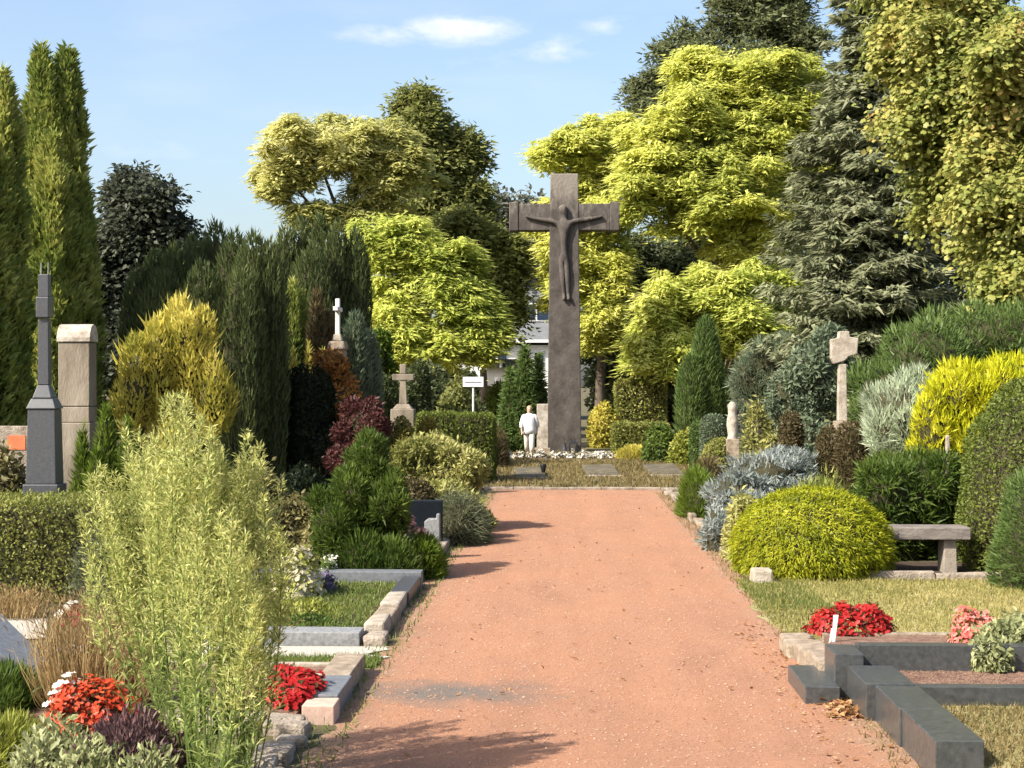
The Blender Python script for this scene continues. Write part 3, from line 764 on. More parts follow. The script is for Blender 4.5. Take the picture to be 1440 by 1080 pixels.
vs = thing('grave_vase', 'slim grey vase beside the black lantern at the crucifix', 'vase', (vx, vy, 0))
MB().tube([(vx, vy, .02), (vx, vy, .08), (vx, vy, .22), (vx, vy, .32), (vx, vy, .40)], [.07, .085, .07, .045, .075], 12).obj('body', M['dark_granite'], vs, smooth=True)
MB().tube([(vx, vy, .36), (vx - .02, vy, .50), (vx - .05, vy, .60)], [.01, .008, .006], 5).obj('stem', M['twig'], vs)

# flat grave slabs in the dry grass
for (x0, x1, ya, yb, lab) in ((724, 768, 661, 675, 'worn flat stone slab left of the crucifix axis with a dark vase on it'), (826, 872, 657, 672, 'worn flat stone slab in dry grass right below the crucifix'), (918, 964, 656, 671, 'worn flat stone slab nearest the green conifer at the path end')):
    dn, df = CAM_H * FPX / (yb - 540), CAM_H * FPX / (ya - 540)
    a, b = gnd(x0, dn), gnd(x1, dn)
    t = thing('grave_slab', lab, 'slab', (a[0], a[1], 0), 'flat slabs at the path end')
    MB().add([(a[0], dn, .03), (b[0], dn, .03), (b[0] - .1, df - 2, .03), (a[0] - .1, df - 2, .03), (a[0], dn, .07), (b[0], dn, .085), (b[0] - .1, df - 2, .20), (a[0] - .1, df - 2, .17)],
             [(3, 2, 1, 0), (4, 5, 6, 7), (0, 1, 5, 4), (1, 2, 6, 5), (2, 3, 7, 6), (3, 0, 4, 7)]).obj('plate', M['slab_stone'], t, .015)
    MB().box(a[0] - .08, b[0] + .08, dn - .13, dn - .01, .0, .075).obj('border', M['rough_stone'], t, .015)
p = at(764, 540, 38.4)
t = thing('flower_vase', 'small dark pointed vase on the left flat slab', 'vase', (p[0], p[1], .10))
MB().tube([(p[0], p[1], .10), (p[0], p[1], .16), (p[0], p[1], .30), (p[0], p[1], .34)], [.03, .05, .085, .07], 10).obj('body', M['black_metal'], t, smooth=True)
# low kerb across the path end
ke = thing('path_end_kerb', 'low dark stone kerb where the red path meets dry grass', 'kerb', (.3, 34, 0))
xk = -1.7
while xk < 2.6:
    w = RNG.uniform(.5, .8); MB().box(xk, xk + w - .012, 33.9, 34.05, 0, .06 + RNG.uniform(-.008, .008)).obj('kerb_stone', M['rough_stone'], ke, .01); xk += w

# ------------------------------------------------------------------ graves left of the path
def kerb(t, x0, x1, y0, y1, h, mat, bev=.008, tilt=0.0, name='kerb_stone'):
    j = RNG.uniform(-.004, .004, 4)
    mb = MB().box(x0 + j[0], x1 + j[1], y0 + j[2], y1 + j[3], -.03, h + tilt)
    a = .016 if bev >= .015 else .002                    # hewn stones are never quite square
    mb.v = [tuple(np.array(v) + RNG.uniform(-a, a, 3)) for v in mb.v]
    return mb.obj(name, mat, t, bev)
gA = thing('grave_border', 'near left grave with beige and blue-grey kerb around brown soil', 'grave', (-2.7, 11.4, 0))
kerb(gA, -1.80, -1.57, 11.52, 12.42, .15, M['sandstone'])
kerb(gA, -1.785, -1.55, 10.78, 11.51, .15, M['blue_granite'])
kerb(gA, -1.76, -1.54, 10.50, 10.77, .13, M['pink_stone'])
kerb(gA, -3.2, -1.81, 12.35, 12.42, .085, M['pale_stone'])
kerb(gA, -2.25, -1.83, 11.72, 11.84, .10, M['pink_stone'])
kerb(gA, -3.9, -3.21, 12.35, 12.42, .085, M['pale_stone'])
MB().box(-3.9, -1.81, 10.5, 12.35, -.02, .06).obj('soil', M['red_soil'], gA)
for i, (a, b) in enumerate(((-2.62, -2.28), (-2.26, -1.98), (-1.96, -1.72))):
    kerb(gA, a, b, 10.18 + .05 * (i % 2), 10.46, .12 - .02 * i, M['rough_stone'], .02)
rs = thing('rough_border', 'row of rough broken stones along the near path edge', 'border', (-1.7, 9.3, 0))
for i in range(9):
    y = 8.3 + i * .215; w = RNG.uniform(.14, .24)
    kerb(rs, -1.86 + RNG.uniform(-.05, .05), -1.86 + w + RNG.uniform(0, .06), y, y + RNG.uniform(.15, .205), RNG.uniform(.05, .11), M['rough_stone'], .03)

gB = thing('grave_border', 'middle left grave with grey granite front and pale stone side kerb', 'grave', (-2.9, 15.6, 0))
kerb(gB, -2.72, -1.78, 13.68, 14.0, .12, M['grey_granite'])
kerb(gB, -3.7, -2.73, 13.68, 14.0, .12, M['grey_granite'])
kerb(gB, -1.80, -1.60, 14.01, 14.62, .14, M['pale_stone'], .02)
kerb(gB, -1.80, -1.60, 14.63, 15.4, .13, M['sandstone'], .02)
kerb(gB, -1.79, -1.61, 15.41, 16.2, .14, M['pale_stone'], .02)
kerb(gB, -1.79, -1.59, 16.21, 17.5, .15, M['dark_granite'])
kerb(gB, -2.66, -1.58, 17.51, 17.78, .19, M['blue_granite'])
kerb(gB, -3.7, -2.67, 17.51, 17.78, .19, M['blue_granite'])
kerb(gB, -1.74, -1.55, 13.6, 13.95, .10, M['rough_stone'], .03)
MB().box(-3.7, -1.81, 14.0, 17.5, -.02, .07).obj('soil', M['soil'], gB)
gC = thing('grave_border', 'far left grave kerb of weathered stone beyond the round bush', 'grave', (-2.9, 21.5, 0))
for i in range(6): kerb(gC, -1.74, -1.58, 18.7 + i * .9, 18.7 + i * .9 + .88, .11, M['rough_stone'], .02)

# ------------------------------------------------------------------ graves right of the path
gR = thing('grave_border', 'near right grave with polished black granite kerb', 'grave', (2.6, 10.6, 0))
kerb(gR, 2.145, 2.42, 9.06, 9.95, .25, M['black_granite'], .006)
kerb(gR, 2.13, 2.42, 9.955, 10.72, .25, M['black_granite'], .006)
kerb(gR, 2.06, 2.40, 10.725, 11.42, .26, M['black_granite'], .006)
kerb(gR, 1.97, 2.19, 11.43, 11.86, .34, M['black_granite'], .008)
kerb(gR, 2.42, 3.55, 10.84, 10.96, .22, M['black_granite'], .005)
kerb(gR, 3.555, 5.2, 10.84, 10.96, .22, M['black_granite'], .005)
kerb(gR, 2.19, 3.30, 11.70, 11.84, .36, M['black_granite'], .005)
kerb(gR, 3.305, 5.2, 11.70, 11.84, .36, M['black_granite'], .005)
MB().box(2.40, 5.2, 10.96, 11.70, -.02, .17).obj('gravel_bed', M['red_soil'], gR)
MB().box(2.19, 5.2, 11.84, 13.2, -.02, .19).obj('soil', M['red_soil'], gR)
for i, (a, b) in enumerate(((11.9, 12.5), (12.51, 13.15), (13.16, 13.75))):
    kerb(gR, 1.95 - .03 * i, 2.17, a, b, .20 - .04 * i, M['sandstone'], .02)
MB().box(2.18, 5.2, 13.2, 13.3, -.02, .21).obj('kerb_stone', M['sandstone'], gR, .01)
MB().box(2.42, 6.0, 8.2, 10.84, -.02, .09).obj('grass_bed', M['lawn'], gR)
scatter_blades('moss_grass', 'mossy dull grass inside the near black granite kerb', 'grass', (2.44, 5.0), (8.3, 10.8), .09, 16000, .045, G['moss_blade'])
grit('bed_gravel', 'brown gravel between the two black granite kerbs', 'gravel', 5000, (2.4, 5.1), (10.97, 11.69), .008, .02, M['red_soil'], .172)
blk = thing('stone_block', 'small black granite block lying at the path edge', 'block', (1.86, 11.6, 0))
MB().box(1.74, 1.99, 11.28, 12.15, -.02, .13).obj('block', M['black_granite'], blk, .008)
kb = thing('lawn_kerb', 'low pale stone kerb between the lawn and the bench', 'kerb', (4, 18.6, 0))
xk = 2.35
while xk < 7.5:
    w = RNG.uniform(.55, 1.1); kerb(kb, xk, xk + w - .015, 18.48, 18.62, .09 + RNG.uniform(-.015, .015), M['rough_stone'], .015); xk += w
ws = thing('corner_stone', 'pale square boundary stone at the lawn corner by the path', 'stone', (2.32, 18.2, 0))
MB().box(2.17, 2.42, 18.0, 18.3, -.02, .17, (.015, .01, .015, .02)).obj('block', M['pale_stone'], ws, .025)
ed = thing('path_edging', 'uneven row of low rubble stones along the right path edge', 'edging', (2.3, 26, 0))
y = 18.9
while y < 33.5:
    l = RNG.uniform(.3, .8); x = 2.16 + RNG.uniform(-.04, .05)
    kerb(ed, x, x + RNG.uniform(.12, .22), y, y + l - .02, RNG.uniform(.05, .13), M['rough_stone'] if RNG.random() < .7 else M['sandstone'], .03, name='edging_stone'); y += l
# bench
bn = thing('stone_bench', 'backless dark stone bench on bare soil behind the lawn', 'bench', (4.2, 19.3, 0))
MB().box(3.32, 4.93, 19.05, 19.5, .415, .565).obj('seat', M['bench_stone'], bn, .015)
for x in (3.62, 4.70): MB().box(x - .085, x + .085, 19.12, 19.44, -.02, .414, (.012, .012, .01, .01)).obj('leg', M['bench_leg'], bn, .012)

# ------------------------------------------------------------------ upright monuments
def stack(t, parts):
    """parts: name, material, half width, half depth, z0, z1, draw-in at top, bevel - all around the thing's own axis"""
    x, y = t.location[0], t.location[1]
    for (nm, mt, hw, hd, z0, z1, tp, bv) in parts:
        MB().box(x - hw, x + hw, y - hd, y + hd, z0, z1, (tp, tp, tp, tp)).obj(nm, mt, t, bv)
d = 18.6; kk = d / FPX; p = gnd(63, d)
m1 = thing('grave_monument', 'tall dark granite monument with a slim cross seen edge-on behind the hedge', 'monument', tuple(p))
zq = lambda py: zz(py, d)
stack(m1, [('plinth', M['dark_granite'], 25 * kk, .17, -.02, zq(680), 0, .012), ('pedestal', M['dark_granite'], 21.5 * kk, .15, zq(680), zq(575), .02, .01),
           ('cornice', M['dark_granite'], 21.5 * kk, .15, zq(575) + .002, zq(560), .05, .012), ('foot', M['dark_granite'], 14 * kk, .11, zq(560), zq(541), .05, .012),
           ('shaft', M['dark_granite'], 8 * kk, .065, zq(541), zq(448), .008, .008), ('cross_arm', M['dark_granite'], 9 * kk, .10, zq(447), zq(418), 0, .01),
           ('head', M['dark_granite'], 7.5 * kk, .06, zq(418) + .002, zq(386), .004, .008)])
for s in (-1, 1): MB().tube([(p[0] + s * 5 * kk, p[1], zq(387)), (p[0] + s * 5 * kk, p[1], zq(369))], [.010, .006], 6).obj('spike', M['grey_granite'], m1)
d = 21.5; kk = d / FPX; p = gnd(109, d); zq = lambda py: zz(py, d)
m2 = thing('gravestone', 'tall pale stone stele with a rounded top behind the dark monument', 'gravestone', tuple(p))
hw = 22 * kk
stack(m2, [('base', M['limestone'], hw + .02, .20, -.02, zq(594), 0, .012), ('course', M['limestone'], hw, .18, zq(594) + .006, zq(572), 0, .008), ('tablet', M['limestone'], hw, .17, zq(571), zq(482), 0, .01)])
prof = [(-.19, zq(481)), (.19, zq(481))] + [(.19 * math.cos(a), zq(478) + (zq(456) - zq(478)) * math.sin(a)) for a in np.linspace(.15, math.pi - .15, 9)]
mb = MB(); nP = len(prof)
mb.add([(p[0] - hw - .015, p[1] + a, b) for a, b in prof] + [(p[0] + hw + .015, p[1] + a, b) for a, b in prof],
       [tuple(range(nP - 1, -1, -1)), tuple(range(nP, 2 * nP))] + [(i, (i + 1) % nP, (i + 1) % nP + nP, i + nP) for i in range(nP)])
mb.obj('rounded_cap', M['limestone_light'], m2, .006)
d = 26; kk = d / FPX; p = gnd(18, d); zq = lambda py: zz(py, d)
m3 = thing('gravestone', 'broad grey-pink gravestone with an orange panel left of the dark monument', 'gravestone', tuple(p))
stack(m3, [('tablet', M['rough_stone'], 26 * kk, .10, -.02, zq(599), 0, .01)])
MB().box(p[0] - 4 * kk, p[0] + 21 * kk, p[1] - .112, p[1] - .098, zq(632), zq(612)).obj('panel', M['orange_print'], m3)
d = 32; kk = d / FPX; p = gnd(475, d); zq = lambda py: zz(py, d)
m4 = thing('grave_cross', 'slim white stone cross seen edge-on upon a carved sandstone block', 'cross', tuple(p))
stack(m4, [('pedestal', M['sandstone'], 11 * kk, .2, -.02, zq(492), 0, .02), ('capital', M['sandstone'], 13 * kk, .24, zq(492) + .002, zq(480), .03, .03), ('foot', M['pale_stone'], 7 * kk, .12, zq(480), zq(470), .03, .02),
           ('shaft', M['white_wall'], 3.2 * kk, .06, zq(470), zq(438), .004, .008), ('cross_arm', M['white_wall'], 3.4 * kk, .34, zq(438) + .002, zq(432), 0, .008), ('head', M['white_wall'], 3.0 * kk, .06, zq(432) + .002, zq(420), 0, .012)])
d = 38; kk = d / FPX; p = gnd(567, d); zq = lambda py: zz(py, d)
m5 = thing('grave_cross', 'small weathered stone cross on a broad pedestal behind clipped domes', 'cross', tuple(p))
stack(m5, [('pedestal', M['limestone'], 17 * kk, .26, -.02, zq(575), .01, .02), ('foot', M['limestone'], 14 * kk, .22, zq(575), zq(568), .10, .02), ('shaft', M['limestone'], 5.5 * kk, .08, zq(568), zq(535), .025, .01),
           ('cross_arm', M['limestone'], 15 * kk, .075, zq(535) + .002, zq(526), 0, .015), ('head', M['limestone'], 4.5 * kk, .075, zq(526) + .002, zq(512), .0, .02)])
d = 25; kk = d / FPX; p = gnd(1184, d); zq = lambda py: zz(py, d)
m6 = thing('grave_cross', 'slender sandstone cross with a stepped carved head among the junipers', 'cross', tuple(p))
stack(m6, [('pedestal', M['sandstone'], 10 * kk, .16, -.02, zq(592), 0, .01), ('shaft', M['pale_stone'], 6.5 * kk, .08, zq(592), zq(512), .012, .012)])
x, yy = p[0] + 2 * kk, p[1]
c_ = lambda u, v: (x + (u - 1190) * kk, zq(v))
MB().prism([c_(1176, 512), c_(1190, 508), c_(1196, 502), c_(1208, 498), c_(1210, 476), c_(1198, 474), c_(1197, 466), c_(1183, 466), c_(1182, 475), c_(1172, 477), c_(1172, 504)][::-1], yy - .09, yy + .09).obj('cross_head', M['pale_stone'], m6, .015)
d = 36; kk = d / FPX; p = gnd(1030, d); zq = lambda py: zz(py, d)
m7 = thing('gravestone', 'slim whitish stone figure standing between clipped shrubs', 'gravestone', tuple(p))
mb = MB(); mb.tube([(p[0], p[1], zq(v)) for v in (640, 618, 612, 598, 590, 582, 576, 570, 565)], [r * kk for r in (8, 8, 6.5, 8.5, 8, 6, 6.5, 7, 3)], 10)
mb.obj('figure', M['limestone_light'], m7, smooth=True)
MB().box(p[0] - 9 * kk, p[0] + 9 * kk, p[1] - .16, p[1] + .16, -.02, zq(617)).obj('base', M['sandstone'], m7, .015)
d = 51.6; kk = d / FPX; p = gnd(763, d); zq = lambda py: zz(py, d)
m8 = thing('gravestone', 'pinkish upright stone slab just left of the crucifix shaft', 'gravestone', tuple(p))
stack(m8, [('tablet', M['limestone_light'], 8 * kk, .12, .02, zq(568), 0, .02), ('base', M['sandstone'], 11 * kk, .2, -.02, .2, 0, .02)])
d = 20.6; kk = d / FPX; p = gnd(597, d + 1.2)
m9 = thing('gravestone', 'dark blue-black polished gravestone in shade behind the pink flowers', 'gravestone', tuple(p))
stack(m9, [('tablet', M['shaded_navy_granite'], .25, .09, .10, .68, 0, .01), ('base', M['shaded_navy_granite'], .30, .16, -.02, .10, 0, .01)])
p = gnd(608, d); zq = lambda py: zz(py, d)
m10 = thing('gravestone', 'small grey granite stone with a notched top right of the pink flowers', 'gravestone', tuple(p))
x = p[0]; MB().prism([(x - .10, -.02), (x + .10, -.02), (x + .10, zq(723)), (x + .06, zq(722)), (x + .055, zq(729)), (x - .05, zq(729)), (x - .10, zq(733))], p[1] - .08, p[1] + .08).obj('tablet', M['grey_granite'], m10, .01)
d = 40; kk = d / FPX; p = gnd(665.5, d); zq = lambda py: zz(py, d)
sg = thing('notice_sign', 'white board with one dark line on a thin post above the hedge', 'sign', tuple(p))
MB().tube([(p[0], p[1], -.02), (p[0], p[1], zq(543))], [.025, .025], 8).obj('post', M['white_paint'], sg)
bd = MB().box(p[0] - 14.5 * kk, p[0] + 14.5 * kk, p[1] - .045, p[1] - .026, zq(544), zq(530)).obj('board', M['white_paint'], sg, .004)
MB().box(p[0] - 11.5 * kk, p[0] + 11.5 * kk, p[1] - .049, p[1] - .0455, zq(538.2), zq(536.8)).obj('printed_line', M['dark_print'], sg)
# left edge: slanting slab and paved patch
a = gnd(25, 12.6)
t = thing('grave_slab', 'pale blue-grey slanting grave slab beside the dry grass', 'slab', (a[0], a[1], 0))
x0 = gnd(-90, 12.4)[0]; x1 = gnd(58, 12.4)[0]
MB().add([(x0, 12.0, 0), (x1, 12.2, 0), (x1, 12.5, 0), (x0, 13.3, 0), (x0, 12.0, .42), (x1, 12.2, .06), (x1, 12.5, .06), (x0, 13.3, .46)],
         [(3, 2, 1, 0), (4, 5, 6, 7), (0, 1, 5, 4), (1, 2, 6, 5), (2, 3, 7, 6), (3, 0, 4, 7)]).obj('plate', M['blue_granite'], t, .012)
sheet('paved_patch', [(gnd(-90, 14)[0], 13.9), (gnd(62, 14)[0], 13.9), (gnd(55, 15)[0], 15.1), (gnd(-90, 15)[0], 15.1)], .014, M['pale_gravel'])

# ------------------------------------------------------------------ tall foreground perennials
def perennial(label, px0, px1, d, tops, nst, seed, lean=0.0, foot=None, low=.12):
    """a clump of upright leafy stems ending in feathery plumes"""
    r = np.random.default_rng(seed)
    base = gnd((px0 + px1) / 2, d); t = thing('feathery_perennial', label, 'plant', tuple(base), 'tall feathery plants in the foreground')
    mb = MB(); L = Leaves(); T = Leaves()
    for i in range(nst):
        px = r.uniform(px0, px1); dd = d + r.uniform(-.35, .35)
        top = np.interp(px, [q[0] for q in tops], [q[1] for q in tops]) + min(190, r.exponential(62))
        b = gnd(px * .28 + (foot or (px0 + px1) / 2) * .72, dd); e = at(px + lean + r.normal(0, 7), top, dd)
        mid = b * .5 + e * .5 + r.normal(0, .12, 3)
        q = np.linspace(0, 1, 7)[:, None]
        C = (1 - q) ** 2 * b + 2 * q * (1 - q) * mid + q ** 2 * e
        mb.tube(C, np.linspace(.006, .002, 7), 3)
        h = e[2]
        n = int(92 * h / 2); s = r.uniform(low, .9, n)[:, None]
        P = (1 - s) ** 2 * b + 2 * s * (1 - s) * mid + s ** 2 * e
        th = r.uniform(0, 6.28, n); O = np.stack((np.cos(th), np.sin(th), r.uniform(.2, 1.3, n)), -1)
        L.add(*emit(P, nrm(O), nrm(np.array((0, 0, 1.0)) + r.normal(0, .35, (n, 3))), r.uniform(.05, .13, n) * (1.15 - .5 * s[:, 0]), r.uniform(.007, .015, n), 'lance'), np.clip(.15 + .55 * s[:, 0] + r.normal(0, .22, n), 0, 1))
        n = 380                                       # the plume: short side sprays full of tiny leaves
        s = (1.02 - .42 * r.random(n) ** 1.2)[:, None]
        P = (1 - s) ** 2 * b + 2 * s * (1 - s) * mid + s ** 2 * e
        w = .115 * np.minimum(1, (1.06 - s[:, 0]) / .34) ** 1.2 + .006
        O = r.normal(size=(n, 3)) * (1, 1, .5)
        P = P + nrm(O) * (w * r.random(n))[:, None] + np.array((0, 0, 1.0)) * (r.random(n) * .05)[:, None]
        T.add(*emit(P, nrm(O * .7 + np.array((0, 0, .9)) + r.normal(0, .4, (n, 3))), nrm(r.normal(size=(n, 3))), r.uniform(.015, .06, n), r.uniform(.004, .010, n), 'diamond'), np.clip(r.normal(.5, .25, n), 0, 1))
    mb.obj('stem', G['feather_leaf'], t, kind='stuff'); L.obj('leaf', G['feather_leaf'], t); T.obj('plume', G['feather_tip_leaf'], t)
perennial('tall feathery plant with narrow leaves, middle and tallest of the foreground clump', 215, 318, 8.7, [(215, 590), (240, 572), (275, 580), (318, 640)], 24, 3, 0, 285, .2)
perennial('tall feathery plant with pale plumes nearest the red path', 290, 402, 8.9, [(290, 660), (330, 640), (352, 610), (385, 650), (402, 700)], 24, 4, 0, 335, .2)
perennial('tall feathery plant with grey-green plumes beside the clipped hedge', 118, 236, 9.2, [(118, 735), (150, 650), (190, 612), (236, 600)], 24, 5, -6, 285, .30)
perennial('narrow leaved plant standing lower in front of the feathery clump', 240, 372, 8.2, [(240, 740), (300, 690), (372, 800)], 18, 6, 0, 300)

# ------------------------------------------------------------------ flowers and low plants
def flowers(name, label, x0, x1, ytop, d, petals, n, size=.045, leafm='bronze_leaf', green=.35, ry=None, z0=0.0, group=None, cat='flowers', white=0, top=.12):
    rx = (x1 - x0) / 2 * d / FPX; h = max(.06, zz(ytop, d) - z0)
    c = gnd((x0 + x1) / 2, d); c[2] = z0
    lob = [(c, np.array((rx, ry or min(rx, .35), h)))]
    for i in range(3): lob.append((c + np.array((RNG.uniform(-.6, .6) * rx, RNG.uniform(-.2, .2), 0)), np.array((rx * .45, (ry or min(rx, .35)) * .7, h * RNG.uniform(.85, 1.15)))))
    t = thing(name, label, cat, tuple(c), group)
    P, N = on_lobes(lob, n * 2, .12, .14, 4, int(RNG.integers(1, 999)), z0 + .01, .8, .6)
    k = P[:, 2] > z0 + h * top; P, N = P[k], N[k]
    L = Leaves(); Nf = nrm(N + np.array((0, -.25, .5)) + rvec(len(P)) * .5)
    D = nrm(np.cross(Nf, rvec(len(P))))
    for q in range(2): L.add(*emit(P, D * (1, -1)[q], Nf, size * RNG.uniform(.6, 1.25, len(P)), size * .8 * RNG.uniform(.7, 1.2, len(P)), 'petal'), leaf_rnd(P, 5, 6, .35))
    L.obj('blossom', G[petals], t)
    P, N = on_lobes([(c_, r_ * .98) for c_, r_ in lob], max(60, n * 3 * green), .15, .1, 4, 3, z0 + .005)
    L = Leaves(); L.add(*leaf_mesh(P, N, sp(BROAD, L=size * 1.1, W=size * .7), leaf_rnd(P, 9)))
    L.obj('leaf', G[leafm], t)
    if white:
        P, N = on_lobes([(c + np.array((-rx * .55, 0, 0)), np.array((rx * .5, .25, h * 1.12)))], white * 3, .1, .1, 4, 8, z0 + h * .5)
        P, N = P[:white], N[:white]; L = Leaves(); Nf = nrm(N + np.array((0, -.5, .4))); D = nrm(np.cross(Nf, rvec(len(P))))
        for q in range(2): L.add(*emit(P, D * (1, -1)[q], Nf, np.full(len(P), size * 1.1), np.full(len(P), size), 'petal'), RNG.random(len(P)))
        L.obj('white_blossom', G['white_petal'], t)
    return t
flowers('begonia', 'large clump of red begonias in the near left grave', 368, 464, 946, 11.1, 'red_petal', 900, .042, ry=.42, z0=.07)
flowers('begonia', 'orange-red begonias with white blooms below the dry grass', 64, 205, 955, 10.4, 'scarlet_petal', 1000, .034, white=34, ry=.3)
flowers('begonia', 'deep red begonias on the kerb of the near right grave', 1128, 1256, 852, 13.3, 'red_petal', 900, .038, ry=.24, z0=.17)
flowers('begonia', 'pink begonias behind the trailing variegated plant', 1334, 1420, 862, 12.7, 'pink_petal', 560, .038, ry=.28, z0=.17, leafm='green_leaf')
flowers('begonia', 'dark crimson flowers with white blooms below the clipped hedge', 84, 142, 850, 15.0, 'crimson_petal', 240, .05, white=14)
flowers('rose_bush', 'pink flowers beside the small grey granite stone', 556, 608, 738, 18.5, 'rose_petal', 420, .045, leafm='green_leaf', top=.84)
flowers('daisy', 'white flowers behind the blue-grey kerb stone', 452, 478, 783, 18.0, 'white_petal', 60, .06, leafm='green_leaf', green=1.5, z0=.15)
flowers('daisy', 'cream flowering plant in the middle left grave', 378, 455, 770, 16.4, 'cream_petal', 420, .06, leafm='lime_leaf', green=1.4)
flowers('lavender', 'low purple lavender on the middle left grave', 443, 478, 806, 16.9, 'lavender_petal', 260, .04, leafm='sage_leaf', green=.8)
def bed_flowers(name, label, pts, d, petals, leafm, n=40):
    for i, px in enumerate(pts):
        flowers(name, label[i], px - 11, px + 11, 634 + (i % 3), d + RNG.uniform(-.4, .4), petals, n, .085, leafm, 1.0, z0=.03, group='white flowers before the crucifix')
ORD = ['leftmost', 'second from left', 'third from left', 'fourth from left', 'fifth from left', 'sixth from left', 'seventh from left', 'eighth from left', 'ninth from left', 'tenth from left']
bed_flowers('white_flower', [o + ' of the white flower clumps before the crucifix' for o in ORD], [714, 729, 744, 760, 779, 800, 822, 842, 860], 47.5, 'white_petal', 'moss_blade', 60)
bb = thing('flower_bed_edge', 'low brown earth bed holding the white flowers', 'flower bed', (1, 47.6, 0))
MB().box(gnd(684, 47.6)[0], gnd(930, 47.6)[0], 47.0, 48.4, 0, .06).obj('soil', M['soil'], bb, .02)

def grass_clump(name, label, x0, x1, ytop, d, n, mat, w=.006, ry=.3):
    c = gnd((x0 + x1) / 2, d); rx = (x1 - x0) / 2 * d / FPX; h = zz(ytop, d)
    t = thing(name, label, 'grass', tuple(c))
    P = c + np.stack((RNG.uniform(-.75, .75, n) * rx, RNG.uniform(-ry, ry, n), np.zeros(n)), -1)
    D = nrm(np.stack(((P[:, 0] - c[0]) / rx * .35 + RNG.normal(0, .16, n), RNG.normal(0, .2, n), np.ones(n)), -1))
    L = Leaves(); L.add(*emit(P, D, rvec(n), h * RNG.uniform(.35, 1.12, n), np.full(n, w), 'lance'), RNG.random(n))
    L.obj('blade', mat, t)
    P2 = P + D * (h * RNG.uniform(.5, 1.0, n))[:, None]
    L = Leaves(); L.add(*emit(P2, nrm(D + rvec(n) * .7), rvec(n), RNG.uniform(.03, .07, n), np.full(n, w * 1.1), 'diamond'), RNG.random(n))
    L.obj('seed_head', mat, t)
    return t
grass_clump('ornamental_grass', 'tan dry ornamental grass beside the tall feathery plants', 70, 222, 838, 10.9, 1500, G['straw_blade'], .006)
grass_clump('dead_perennial', 'brown withered plant at the foot of the clipped hedge', -25, 66, 826, 15.4, 420, G['straw_blade'], .01)
shrub('heather', 'low purple heather mound at the near left', 'heather', [dome(95, 262, 1012, 8.5, .45)], 6500, sp(FINE, L=.05, W=.016, shape='diamond', u=.7), G['heather_leaf'], jit=.2, core=.75)
shrub('mint_plant', 'pale green-white leafed low shrub in front of the heather', 'shrub', [dome(15, 130, 1018, 8.7, .35), dome(60, 190, 1048, 8.1, .35), dome(150, 260, 1060, 7.9, .3)], 5200, sp(BROAD, L=.05, W=.022, u=.6), G['mint_leaf'], jit=.22, core=.7)
shrub('low_conifer', 'dark green bushy conifer below the slanting slab', 'shrub', [dome(-70, 62, 945, 10.9, .5)], 6000, sp(FEATH, L=.08, W=.016), G['green_leaf'], jit=.2)
shrub('low_shrub', 'yellow-green low shrub at the near left corner', 'shrub', [dome(-60, 62, 1012, 9.4, .4)], 4500, sp(FEATH, L=.07, W=.015), G['lime_leaf'], jit=.2)
shrub('ground_cover', 'yellow-green ground cover spilling over the middle left grave', 'shrub', [dome(380, 462, 848, 15.2, .6), dome(425, 500, 861, 15.3, .6)], 4200, sp(BROAD, L=.06, W=.02, u=.4), G['lime_leaf'], jit=.2)
shrub('ground_cover', 'dark green low cushion inside the pale side kerb', 'shrub', [dome(470, 532, 858, 15.6, .6), dome(380, 480, 866, 14.6, .3)], 3800, sp(BROAD, L=.04, W=.02), G['green_leaf'], jit=.15)
shrub('trailing_plant', 'pale variegated plant trailing over the black granite kerb', 'plant', [(at(1422, 905, 11.95), np.array((.30, .22, .16))), (at(1395, 925, 11.6), np.array((.15, .12, .13))), (at(1450, 890, 12.2), np.array((.3, .25, .16)))], 2400, sp(BROAD, L=.06, W=.025, g=.5), G['mint_leaf'], jit=.25, core=.6)
# white plant label in the red begonias
p = at(1172, 540, 12.8)
t = thing('plant_label', 'white stake leaning in front of the deep red begonias', 'label', (p[0], p[1], .18))
MB().box(p[0] - .012, p[0] + .012, p[1] - .004, p[1] + .004, .18, .41, (.012, -.03, 0, 0)).obj('stake', M['white_paint'], t, .002)
MB().box(p[0] - .035, p[0] - .017, p[1] + .006, p[1] + .013, .18, .30, (.02, -.014, 0, 0)).obj('clip', M['white_paint'], t, .002)
t = thing('marker_stone', 'small pale stone glinting between the golden conifer and dark mound', 'stone', tuple(gnd(1333, 20.6)))
MB().box(gnd(1333, 20.6)[0] - .05, gnd(1333, 20.6)[0] + .05, gnd(1333, 20.6)[1] - .05, gnd(1333, 20.6)[1] + .05, -.02, zz(612, 20.6), (.02, .03, .02, .02)).obj('block', M['pale_stone'], t, .015)

# ------------------------------------------------------------------ left shrubs and hedges
hx0, hx1 = gnd(-180, 16.4)[0], gnd(150, 16.2)[0]
box_hedge('clipped_hedge', 'broad clipped green hedge block below the dark monument', hx0, hx1, 16.2, 17.75, 1.02, 26000, sp(CLIP, L=.04, W=.02), G['hedge_leaf'], jit=.03)
shrub('low_shrub', 'grey-leafed sprawling shrub at the right end of the clipped hedge', 'shrub', [dome(98, 172, 745, 15.3, .3), dome(120, 190, 800, 14.6, .3)], 3600, sp(FINE, L=.07, W=.016, u=.6), G['sage_leaf'], jit=.25, core=.7)
columns('dwarf_thuja', 'bright green dwarf thuja between the monument and golden conifer', 'conifer', [(116, 600, 20, 26), (148, 572, 20.2, 38), (180, 590, 20, 30), (136, 630, 19.8, 40)], 13000, sp(SPRAY, L=.10, W=.022), G['bright_leaf'], cone, jit=.14)
